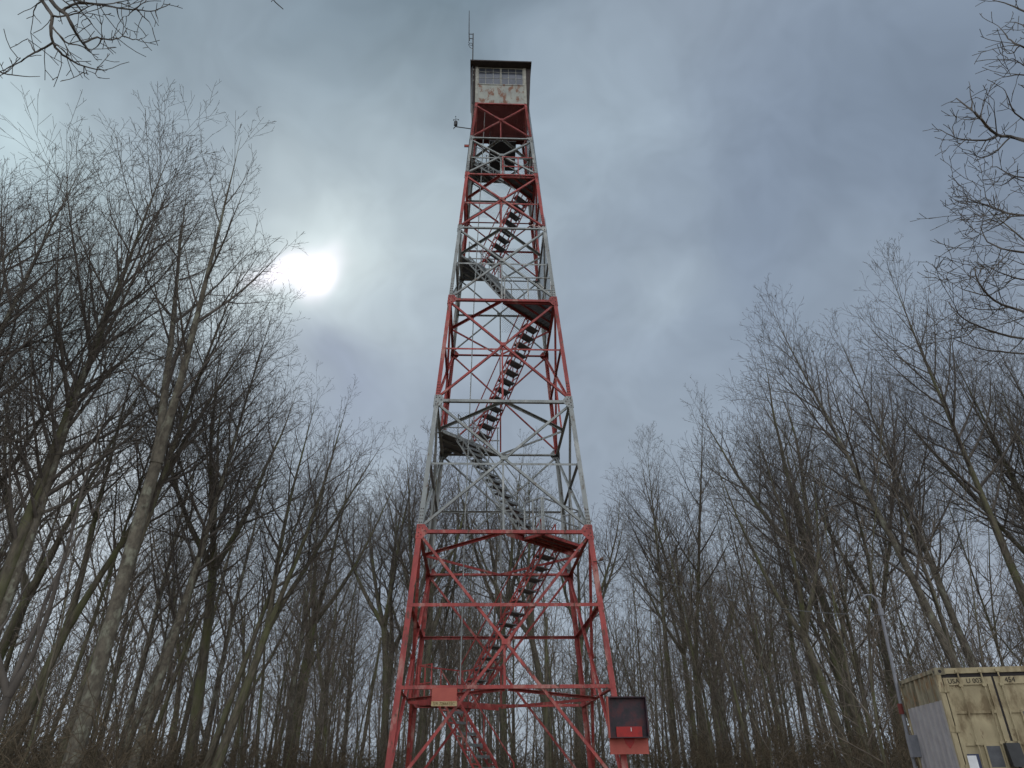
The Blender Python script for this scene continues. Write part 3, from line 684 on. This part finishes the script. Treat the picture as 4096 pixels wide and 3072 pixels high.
for i in range(5):
    make_proto('D%d' % i, 'tall', 18, .09, dict(TALL, limb=[3.2, 2.8, 3.6, 3.0, 2.6][i], start=[[.22, .16, .28, .12, .20][i], .2, .2, .1], num=[26, 7, 5, 3], wob=[.03, .09, .12, .15, .2]), .0054, BARK2 if i % 2 else BARK, TWIG2)
for i in range(3):
    make_proto('E%d' % i, 'tall', 8, .04, dict(TALL, seg=[9, 6, 4, 3, 2], limb=2.4, start=[.10, .1, .1, .1], num=[24, 9, 6, 3], ang=[(25, 60)]*4, wob=[.11, .18, .2, .2, .2], trop=[.03, .04, .03, .02, .02], max=3), .006, BARK, TWIG2)
make_proto('G0', 'fork', 9, .09, dict(TALL, seg=[9, 7, 5, 3, 2], fork=.25, leaders=3, spread=(12, 30), limb=2.6, wob=[.16, .22, .24, .22, .2], trop=[.04, .04, .03, .02, .02], num=[14, 8, 6, 4]), .005, TWIG, TWIG)

for i in range(3):
    make_proto('S%d' % i, 'tall', 9, .13, dict(TALL, seg=[9, 5, 4, 3, 2], limb=1.5, snag=1, taper=.28, start=[.45, .3, .2, .1], num=[7, 3, 2, 1], ref=[9, 2, 1, 1], ang=[(50, 85)]*4, wob=[.05, .22, .25, .2, .2], trop=[.02, -.02, 0, 0, 0], max=3), .008, BARK, TWIG2)

def put_tree(base, H, key, label, group=None, rz=None, lean=(0, 0), name='bare_tree', wide=1.0, cat='tree'):
    tm, cm, ph, _x, _y = PROTO[key]; s = H/ph
    r = bpy.data.objects.new(name, None); r.empty_display_size = .5; col.objects.link(r)
    r.location = (base[0], base[1], ground_z(base[0], base[1]))
    r.scale = (s*wide, s*wide, s)
    q = Matrix.Rotation(rnd(0, 6.28) if rz is None else rz, 4, 'Z')
    if lean != (0, 0):
        tv = Vector((lean[0], lean[1], H)).normalized(); q = Vector((0, 0, 1)).rotation_difference(tv).to_matrix().to_4x4() @ q
    r.rotation_euler = q.to_euler()
    for nm, me in (('trunk', tm), ('crown', cm)):
        o = bpy.data.objects.new(nm, me); col.objects.link(o); o.parent = r
    tag(r, label, cat, group); return r
K = 1.8517
used = []
def by_top(dx, dy, H, key, label, lean=(0, 0), **k):
    """stand a tree so that its top is seen at (dx, dy) of the 2212-wide view"""
    T = at_z(dx*K, dy*K, H*.965)
    rz = k.pop('rz', None); rz = rnd(0, 6.28) if rz is None else rz; _, _, ph, hx, hy = PROTO[key]; sc = H/ph
    ox, oy = (hx*math.cos(rz)-hy*math.sin(rz))*sc, (hx*math.sin(rz)+hy*math.cos(rz))*sc
    b = (T.x-lean[0]-ox, T.y-lean[1]-oy); used.append(b)
    return put_tree(b, H-ground_z(*b), key, label, lean=lean, rz=rz, **k)
LT = [
 (85, 265, 20, 'B0', (1, 0), 'forked bare tree rising highest at the left edge of the picture'),
 (225, 300, 21, 'A0', (1, 0), 'straight bare tree left of the tallest left-hand tree with a bright patch behind it'),
 (405, 238, 23, 'A3', (1.2, 0), 'tallest bare tree of the left-hand group with a broad feathery crown'),
 (475, 345, 21, 'B1', (1.5, 0), 'forked bare tree just right of the tallest left-hand tree'),
 (545, 545, 19, 'A1', (2, 0), 'bare tree whose crown reaches toward the bright sun patch from the left'),
 (625, 640, 18, 'A2', (2.6, 0), 'leaning bare tree directly below the bright sun patch'),
 (700, 815, 15.5, 'B2', (3.2, 0), 'strongly leaning bare tree at the right edge of the left-hand group'),
 (728, 930, 13, 'A1', (3.4, 0), 'lower leaning bare tree reaching right toward the tower below the sun patch'),
 (-90, 330, 20, 'A2', (1.5, 0), 'bare tree with only its right-hand limbs showing at the far left edge'),
 (20, 480, 18, 'A1', (1, 0), 'bare tree behind the forked tree at the left edge'),
 (330, 470, 18, 'A2', (1, 0), 'slender bare tree between the two tall crowns of the left-hand group'),
 (130, 560, 17, 'B1', (1, 0), 'twin-stemmed bare tree low behind the left edge group'),
 (500, 640, 17, 'B0', (2, 0), 'forked bare tree under the crowns left of the sun patch'),
 (420, 700, 17, 'D2', (1.6, 0), 'thin pole-like bare tree in the middle of the left-hand group'),
 (600, 830, 15, 'A0', (2.4, 0), 'leaning bare tree low in the left-hand group below the sun patch'),
]
for dx, dy, H, k, ln, lb in LT: by_top(dx, dy-14, H, k, lb, ln)
MID = [
 (805, 1040, 20, 'C1', 'rounded bare oak-like tree left of the tower behind its grey section'),
 (870, 1015, 21, 'C0', 'broad bare tree partly behind the left tower legs'),
 (905, 980, 22, 'C2', 'bare tree rising just behind the left legs of the grey tower section'),
 (985, 985, 22, 'C0', 'bare tree seen through the middle of the lowest grey tower section'),
 (1075, 990, 22, 'C1', 'bare tree behind the lower grey stair flight of the tower'),
 (1160, 1015, 21, 'C2', 'bare tree seen between the right-hand tower legs'),
 (1290, 1085, 20, 'C1', 'bare tree immediately right of the lower tower legs'),
 (1345, 1125, 19, 'D0', 'thin bare tree in the low gap right of the tower'),
]
for dx, dy, H, k, lb in MID: by_top(dx, dy-22, H, k, lb)
RTT = [
 (1400, 965, 20, 'A1', (-.5, 0), 'left stem of the pair of bare trees standing right of the tower gap'),
 (1455, 915, 21, 'B0', (-.8, 0), 'taller bare tree of the pair right of the tower gap'),
 (1530, 960, 20, 'D2', (-.8, 0), 'thin bare tree between the pair by the gap and the big leaning tree'),
 (1640, 632, 21, 'A0', (-3.8, 0), 'big leaning bare tree with crown against the sky above the service mast'),
 (1590, 860, 18, 'A3', (-2, 0), 'bare tree crown tucked under the left side of the big leaning tree'),
 (1905, 575, 22, 'A1', (-2.8, 0), 'tallest bare tree of the right-hand group, standing above the container corner'),
 (1790, 720, 20, 'A2', (-2.2, 0), 'bare tree between the big leaning tree and the tallest right-hand tree'),
 (2000, 700, 20, 'B2', (-2, 0), 'dense bare tree right of the tallest right-hand tree'),
 (2095, 690, 19, 'A3', (-2, 0), 'bare tree above the middle of the container'),
 (2180, 740, 19, 'B0', (-1.6, 0), 'bare tree above the right end of the container'),
 (2260, 640, 19, 'A1', (-1.6, 0), 'bare tree at the right edge partly out of the picture'),
 (1700, 930, 18, 'D1', (-1.6, 0), 'thin bare tree behind the trunk of the big leaning tree'),
 (1880, 900, 17, 'A1', (-1.6, 0), 'bare tree low behind the trunk of the tallest right-hand tree'),
]
for dx, dy, H, k, ln, lb in RTT: by_top(dx, dy-34, H, k, lb, ln)
# near trees whose crowns only lean into the frame
by_top(2640, 240, 15.5, 'C3', 'dark near bare tree whose branches enter from the right edge', (-.6, 0), rz=.6)
by_top(2410, 580, 13, 'C1', 'dark bushy bare tree crown low on the right edge beneath the near branches', (-1.2, 0), rz=2.0)
b0 = at_z(40*K, 1500*K, 1.6)
d_ = ray(-15*K, 1560*K); k_ = 12.5/math.hypot(d_.x, d_.y); q_ = CAM+d_*k_
put_tree((q_.x, q_.y), 6.5, 'G0', 'crooked dark many-stemmed small tree at the lower left edge', rz=2.4, lean=(.4, 0))

SKY_ = [(-400, 250), (0, 270), (60, 255), (110, 320), (215, 305), (290, 330), (400, 240), (480, 400), (560, 530), (640, 650), (700, 800), (750, 930), (770, 1060), (800, 1030), (860, 1015),
        (950, 990), (1100, 990), (1180, 1020), (1220, 1070), (1290, 1090), (1345, 1115), (1370, 970), (1450, 920), (1540, 950), (1580, 850), (1640, 640), (1740, 690), (1770, 650), (1910, 590), (1990, 700), (2100, 690), (2600, 620)]
def skyline(x):
    for (a, ya), (b, yb) in zip(SKY_, SKY_[1:]):
        if a <= x <= b: return ya+(yb-ya)*(x-a)/(b-a)
    return 600
cnt = 0; tries = 0; LIM = 165
while cnt < LIM and tries < 20000:
    tries += 1
    a = math.radians(rnd(-40, 43)); d = math.sqrt(rnd(20**2, 82**2)) if cnt > 60 else math.sqrt(rnd(20**2, 52**2))
    x, y = CAM.x+d*math.sin(a+YAW), CAM.y+d*math.cos(a+YAW)
    if math.hypot(x, y) < 11 or math.hypot(x-P1.x-1, y-P1.y-1) < 5: continue
    dmin = 1.7 if d > 40 else 1.9
    if any((x-u_[0])**2+(y-u_[1])**2 < dmin**2 for u_ in used): continue
    k = random.choices(['F0', 'F1', 'F2', 'C0', 'C1', 'C2', 'C3', 'D0', 'D1', 'D2', 'D3', 'D4'], [5, 5, 5, 3, 3, 3, 3, 6, 6, 6, 6, 6])[0]
    H = rnd(13, 21) if k[0] == 'D' else rnd(16, 22)
    px, py = project((x, y, H))
    if px is None: continue
    dx, dy = px/K, py/K
    if dx < -220 or dx > 2430: continue
    lim = max(skyline(dx-30), skyline(dx+30), skyline(dx))+25
    if dy < lim:
        H = H*rnd(.62, .8); px, py = project((x, y, H)); dx, dy = px/K, py/K
        if dy < lim or H < 9: continue
    bx_, _ = project((x, y, 1.5)); bx_ /= K
    zone = ('left of the tower' if bx_ < 820 else 'behind the tower legs' if bx_ < 1360 else 'right of the tower' if bx_ < 1900 else 'behind the container')
    far = 'far back' if d > 50 else 'standing'
    if k[0] == 'D': lb = 'slender dark bare pole tree %s in the woods %s' % (far, zone)
    elif k[0] == 'C': lb = 'crooked branching bare tree %s in the woods %s' % (far, zone)
    else: lb = 'straight bare tree with fine upswept twigs %s in the woods %s' % (far, zone)
    used.append((x, y)); cnt += 1
    sd = 1 if x < 0 else -1
    put_tree((x, y), H, k, lb, group='bare trees in the woods '+zone, lean=(rnd(-.4, 1.0)*sd, 0))
for dx, H, k, ln, zone in ((300, 6, 'S0', 1.2, 'low in the left-hand woods'), (560, 5.5, 'S1', -.8, 'left of the tower near the wood edge'), (770, 6, 'S2', .8, 'just left of the tower base'),
        (1180, 6, 'S0', .4, 'behind the stairs between the tower legs'), (1640, 5, 'S1', -1.0, 'midway between notice box and service mast')):
    d_ = ray(dx*K, 1655*K); k_ = rnd(27, 36)/math.hypot(d_.x, d_.y); q_ = CAM+d_*k_
    put_tree((q_.x, q_.y), H, k, 'broken dead tree snag with stubby limbs '+zone, name='dead_tree', lean=(ln, 0), cat='dead tree', group='broken snags in the woods')
for dx, ln, zone in ((480, -5.5, 'in the left-hand woods'), (1560, 6.0, 'in the right-hand woods')):
    d_ = ray(dx*K, 1655*K); k_ = 33/math.hypot(d_.x, d_.y); q_ = CAM+d_*k_
    put_tree((q_.x, q_.y), 14, 'D3', 'thin bare tree fallen at a slant against its neighbours '+zone, lean=(ln, 0))
cnt = 0
while cnt < 92:
    a = math.radians(rnd(-40, 43)); d = math.sqrt(rnd(17**2, 45**2)); x, y = CAM.x+d*math.sin(a+YAW), CAM.y+d*math.cos(a+YAW)
    if math.hypot(x, y) < 9.5 or math.hypot(x-P1.x-1, y-P1.y-1) < 4.2: continue
    if any((x-u_[0])**2+(y-u_[1])**2 < 1 for u_ in used): continue
    px, _ = project((x, y, 1.5)); px /= K
    if px < -60 or px > 2260 or (px > 1850 and d < 21) or d < 19: continue
    zone = ('left of the tower' if px < 820 else 'behind the tower legs' if px < 1360 else 'right of the tower' if px < 1900 else 'beside the container')
    H = rnd(4.5, 12)
    lb = ('thin taller sapling with tangled twigs %s' if H > 8 else 'low twiggy sapling in the undergrowth %s') % zone
    put_tree((x, y), H, random.choice(['E0', 'E1', 'E2']), lb, group='saplings '+zone, name='sapling', wide=rnd(.8, 1.2), cat='sapling'); used.append((x, y)); cnt += 1

# far wood seen as one mass between the trunks
G = Grow(.02)
fs_ = dict(TALL, seg=[7, 4, 3, 2, 2], start=[.3, .2, .2, .1], num=[14, 5, 3, 2], limb=3.0, max=2, wob=[.06, .15, .2, .2, .2])
for i in range(330):
    a = math.radians(rnd(-41, 44)); d = rnd(70, 120); x, y = CAM.x+d*math.sin(a+YAW), CAM.y+d*math.cos(a+YAW)
    branch(G, (x, y, -.4), (0, 0, 1), rnd(12, 19), rnd(.08, .17), 0, fs_)
for o_, c_ in ((False, 'w0'), (True, 'w1')): pass
me0 = G.mesh(False, 'far_wood', BARK); me1 = G.mesh(True, 'far_wood_crowns', TWIG2)
import bmesh
bm = bmesh.new(); bm.from_mesh(me0); bm.from_mesh(me1); me = bpy.data.meshes.new('far_wood'); bm.to_mesh(me); bm.free(); me.materials.append(TWIG2)
fw_ = bpy.data.objects.new('far_wood', me); col.objects.link(fw_); tag(fw_, 'distant leafless wood seen between the nearer trunks', 'woods', kind='stuff')

# undergrowth: dry arching canes
G = Grow(.006)
us = dict(TALL, seg=[6, 4, 3, 2, 2], start=[.25, .2, .2, .1], num=[6, 3, 2, 2], ref=[2, 1, 1, 1], limb=.9, max=2, wob=[.16, .22, .25, .2, .2], trop=[-.09, -.05, -.02, 0, 0], ang=[(25, 60)]*4)
for i in range(3600):
    a = math.radians(rnd(-40, 43)); d = math.sqrt(rnd(16**2, 42**2)); x, y = CAM.x+d*math.sin(a+YAW), CAM.y+d*math.cos(a+YAW)
    if math.hypot(x, y) < 9 or math.hypot(x-P1.x-1, y-P1.y-1.5) < 3 or (a > .36 and d < 19): continue
    az = rnd(0, 6.28); ti = rnd(.1, .7)
    branch(G, (x, y, ground_z(x, y)-.05), unit((math.cos(az)*ti, math.sin(az)*ti, 1)), rnd(1.2, 2.9), .011, 0, us)
me0 = G.mesh(False, 'undergrowth', BRUSH); me1 = G.mesh(True, 'u2', BRUSH)
bm = bmesh.new(); bm.from_mesh(me0); bm.from_mesh(me1); me = bpy.data.meshes.new('undergrowth'); bm.to_mesh(me); bm.free(); me.materials.append(BRUSH)
ug = bpy.data.objects.new('undergrowth', me); col.objects.link(ug); tag(ug, 'tangle of dry brown canes and briars along the wood edge', 'undergrowth', kind='stuff')

# ------------------------------------------------------------------ near branches entering from the corners
TS = dict(TALL, seg=[9, 6, 5, 4, 2], wob=[.1, .2, .24, .26, .25], trop=[0, .03, .03, .03, .02], start=[.1, .1, .12, .15], num=[9, 6, 5, 3], ref=[2, 1.2, .7, .4], ang=[(30, 60)]*4, ratio=[0, .5, .5, .5], max=4)
def traced(lines, to_px, t, spread, r0, twigs, grow=None):
    G = Grow(.0035)
    for li, (ln, rr) in enumerate(lines):
        dep = t
        P = []
        for i, (x, y) in enumerate(ln):
            px, py = to_px(x, y); hsh = math.sin(px*.013+py*.009)+.5*math.sin(px*.031-py*.02)
            P.append(tuple(at_t(px, py, dep+spread*hsh*.5)))
        Q = []                                       # catmull-rom smoothing
        for i in range(len(P)-1):
            a = P[max(i-1, 0)]; b_ = P[i]; c_ = P[i+1]; e_ = P[min(i+2, len(P)-1)]
            for s_ in range(3):
                u_ = s_/3; Q.append(tuple(.5*((2*b_[k])+(-a[k]+c_[k])*u_+(2*a[k]-5*b_[k]+4*c_[k]-e_[k])*u_*u_+(-a[k]+3*b_[k]-3*c_[k]+e_[k])*u_**3)+rnd(-.006, .006) for k in range(3)))
        Q.append(P[-1]); n_ = len(Q); rad = [rr*(1-.72*i/(n_-1)) for i in range(n_)]
        G.add(1, Q, rad)
        if grow:
            gl = grow(ln)
            for i in range(1, n_):
                if random.random() < .62:
                    d0 = unit(tuple(Q[i][k]-Q[i-1][k] for k in range(3)))
                    branch(G, Q[i], tilt(d0, math.radians(rnd(28, 58)), rnd(0, 6.28)), gl*rnd(.5, 1.2)*(1-.45*i/n_), min(rad[i]*.6, .008), 3 if gl < .6 else 2, TS)
            continue
        for i in range(2, n_, 2):
            if random.random() < twigs:
                d0 = unit(tuple(Q[i][k]-Q[i-1][k] for k in range(3))); d1 = tilt(d0, math.radians(rnd(35, 75)), rnd(0, 6.28))
                tl = rnd(.08, .34); p = Q[i]; pts = [p]; dd = d1
                for s_ in range(3): dd = unit(tuple(dd[k]+rnd(-.25, .25) for k in range(3))); p = tuple(p[k]+dd[k]*tl/3 for k in range(3)); pts.append(p)
                G.add(3, pts, [.0045, .004, .0038, .0036])
                if random.random() < .6:
                    p = pts[2]; dd = tilt(dd, math.radians(45), rnd(0, 6.28)); G.add(3, [p, tuple(p[k]+dd[k]*tl*.4 for k in range(3))], [.0038, .0035])
    return G
z5 = lambda x, y: (x*.3165, y*.3165)
A_ = [([(450, -130), (575, 70), (660, 200), (640, 400), (668, 530), (720, 630), (850, 730), (1000, 815), (1225, 875), (1350, 885)], .019),
      ([(560, -130), (700, 70), (845, 190), (930, 370), (1055, 550), (1140, 655)], .024),
      ([(665, 200), (720, 212), (850, 200), (990, 155), (1110, 80), (1250, 60)], .011),
      ([(785, 140), (860, 80), (985, 45), (1260, 60), (1480, 98), (1690, 120), (1790, 130), (1960, 135), (2150, 45)], .014),
      ([(668, 530), (530, 630), (440, 660), (310, 750), (190, 815), (0, 905), (-60, 930)], .011), ([(0, 905), (100, 945), (300, 965), (505, 965)], .008),
      ([(1055, 548), (1230, 475), (1290, 490), (1460, 495), (1540, 450), (1610, 350)], .011), ([(1290, 490), (1240, 570), (1150, 655)], .008),
      ([(1540, 455), (1680, 495), (1780, 495), (1875, 430)], .007), ([(660, 330), (750, 450), (870, 545), (1020, 575), (1110, 620), (1220, 630), (1470, 600)], .009),
      ([(1225, 875), (1245, 830), (1330, 755)], .006), ([(1060, 830), (1075, 960), (1130, 1010)], .006), ([(440, 660), (370, 520), (350, 490)], .006),
      ([(530, 0), (440, 100), (430, 190), (520, 300)], .008), ([(1480, 98), (1500, 230), (1580, 350)], .007), ([(1690, 120), (1620, 190), (1560, 210)], .006),
      ([(1690, 120), (1770, 60), (1860, 0), (1900, -80)], .007), ([(1720, 120), (1850, 240), (1925, 350)], .006), ([(1960, 135), (2000, 285)], .006),
      ([(900, -40), (1000, 100), (1100, 230), (1170, 310)], .007), ([(770, -30), (870, 60), (1000, 160), (1200, 240)], .007), ([(1290, 490), (1285, 390), (1300, 180)], .006),
      ([(670, 545), (760, 600), (830, 670), (860, 740)], .006), ([(860, -60), (1000, 20), (1250, 45), (1500, 30), (1660, 0), (1750, -60)], .009), ([(200, 820), (200, 740), (260, 730)], .005),
      ([(1225, 880), (1215, 960), (1270, 990)], .005), ([(1480, 30), (1650, 70), (1560, -60)], .006), ([(1980, 120), (2040, 90), (2090, -40)], .006)]
G = traced(A_, z5, 9.0, .9, 1, .75)
hub = at_t(400*.3165, -600, 9.3)
for (x, y, r_) in ((450, -130, .019), (560, -130, .024), (900, -40, .010), (860, -60, .010), (770, -30, .008), (1900, -80, .008), (1560, -60, .007), (2090, -40, .007)):
    p_ = at_t(x*.3165, y*.3165, 9.0+.45*(math.sin(x*.3165*.013+y*.3165*.009)+.5*math.sin(x*.3165*.031-y*.3165*.02))); mid = p_.lerp(hub, .5)+Vector((.1, 0, .15)); G.add(1, [tuple(p_), tuple(mid), tuple(hub)], [r_, r_*1.2, r_*1.6])
tb_ = Vector((hub.x-2.6, hub.y-1.6, ground_z(hub.x-2.6, hub.y-1.6)))
G.add(1, [tuple(hub), tuple(hub.lerp(Vector((tb_.x, tb_.y, hub.z-2.2)), .5)+Vector((0, 0, .3))), (tb_.x, tb_.y, hub.z-2.2)], [.035, .05, .08])
tip = at_t(612*K, 20*K, 9.5); G.add(1, [tuple(hub+Vector((0, 0, .2))), tuple(at_t(480*K, -90*K, 9.4)), tuple(at_t(575*K, -20*K, 9.5)), tuple(at_t(595*K, 5*K, 9.5)), tuple(tip)], [.02, .012, .007, .006, .005])
G.add(1, [tuple(at_t(575*K, -20*K, 9.5)), tuple(at_t(590*K, -2*K, 9.5)), tuple(at_t(586*K, 4*K, 9.5))], [.005, .005, .004])
def near_tree(G, tb_, H, r, label):
    G.add(0, [(tb_.x, tb_.y, tb_.z-.3)]+[(tb_.x+rnd(-.06, .06), tb_.y+rnd(-.06, .06), tb_.z+H*i/6) for i in range(1, 7)], [r*1.3]+[r*(1-.8*i/6) for i in range(1, 7)])
    for i in range(9):
        h = H*(.6+.4*i/9); a = i*2.4; G.add(1, [(tb_.x, tb_.y, tb_.z+h), (tb_.x-1.0*abs(math.cos(a)), tb_.y-.9+.2*math.sin(a), tb_.z+h+1.0), (tb_.x-1.6*abs(math.cos(a)), tb_.y-1.5, tb_.z+h+2.2)], [.04, .02, .008])
    e = empty('overhanging_tree'); tag(e, label, 'tree')
    for nm, me in (('trunk', G.mesh(False, 'trunk', BARK)), ('crown', G.mesh(True, 'crown', TWIG))):
        o = bpy.data.objects.new(nm, me); col.objects.link(o); o.parent = e
near_tree(G, tb_, hub.z-tb_.z-.8, .16, 'near tree whose drooping bare twigs hang into the top left corner')
z6 = lambda x, y: (3500+x*.904, y*.904)
B_l = [([(760, 650), (600, 605), (540, 595), (470, 530), (430, 490), (360, 435)], .022), ([(430, 490), (425, 430), (415, 360)], .008), ([(470, 530), (475, 480), (515, 370)], .008),
       ([(545, 600), (490, 620), (400, 620), (340, 600), (285, 572)], .012), ([(600, 607), (520, 680), (460, 695), (385, 670)], .010), ([(490, 620), (470, 660), (440, 690)], .006),
       ([(400, 620), (370, 640), (330, 645)], .006), ([(350, 602), (345, 560), (360, 540)], .006), ([(460, 525), (400, 530), (345, 510)], .006), ([(540, 595), (530, 500), (525, 440)], .007),
       ([(700, 560), (620, 500), (590, 440), (565, 390)], .010), ([(760, 250), (640, 200), (590, 170), (545, 115)], .012), ([(640, 200), (600, 240), (565, 215)], .007), ([(760, 60), (660, 50), (600, 20), (520, 0)], .013),
       ([(700, 180), (650, 110), (575, 100)], .008), ([(760, 340), (660, 330), (600, 335), (570, 340)], .010), ([(660, 290), (610, 260), (590, 265)], .006), ([(740, 390), (660, 385), (635, 370)], .008),
       ([(760, 960), (620, 950), (520, 920), (430, 890)], .016), ([(520, 920), (490, 870), (480, 820)], .008), ([(600, 945), (540, 1000), (440, 945)], .008), ([(760, 1120), (600, 1110), (500, 1070), (465, 1000)], .014),
       ([(760, 800), (620, 780), (540, 740), (510, 740)], .010), ([(620, 780), (560, 820), (480, 810)], .008), ([(760, 1400), (600, 1360), (500, 1310), (445, 1220), (445, 1180)], .018), ([(500, 1310), (420, 1290), (355, 1262)], .009),
       ([(600, 1360), (500, 1370), (390, 1360)], .009), ([(760, 1500), (600, 1490), (450, 1440), (370, 1390), (320, 1330)], .016), ([(450, 1440), (400, 1490), (330, 1480)], .008), ([(760, 1570), (600, 1560), (470, 1545), (350, 1500)], .014),
       ([(760, 1250), (620, 1230), (520, 1190), (485, 1170)], .011)]
G = traced(B_l, z6, 10.0, .9, 1, .95, grow=lambda ln: (.85 if min(p[1] for p in ln) > 780 else .42 if ln[0][0] > 650 and ln[0][1] not in (650,) else .20))
hubr = at_t(5000, 1000, 11.5)
for ln, r_ in B_l:
    if ln[0][0] >= 700:
        px, py = z6(*ln[0]); hsh = math.sin(px*.013+py*.009)+.5*math.sin(px*.031-py*.02); p_ = at_t(px, py, 10+.45*hsh); q_ = Vector((hubr.x, hubr.y, min(p_.z-.4, hubr.z+3))); G.add(1, [tuple(p_), tuple(p_.lerp(q_, .5)+Vector((0, 0, -.1))), tuple(q_)], [r_, r_*1.3, r_*1.8])
tr_ = Vector((hubr.x, hubr.y, ground_z(hubr.x, hubr.y)))
near_tree(G, tr_, 9.6, .11, 'near tree at the right edge whose bare limb stretches left into open sky')
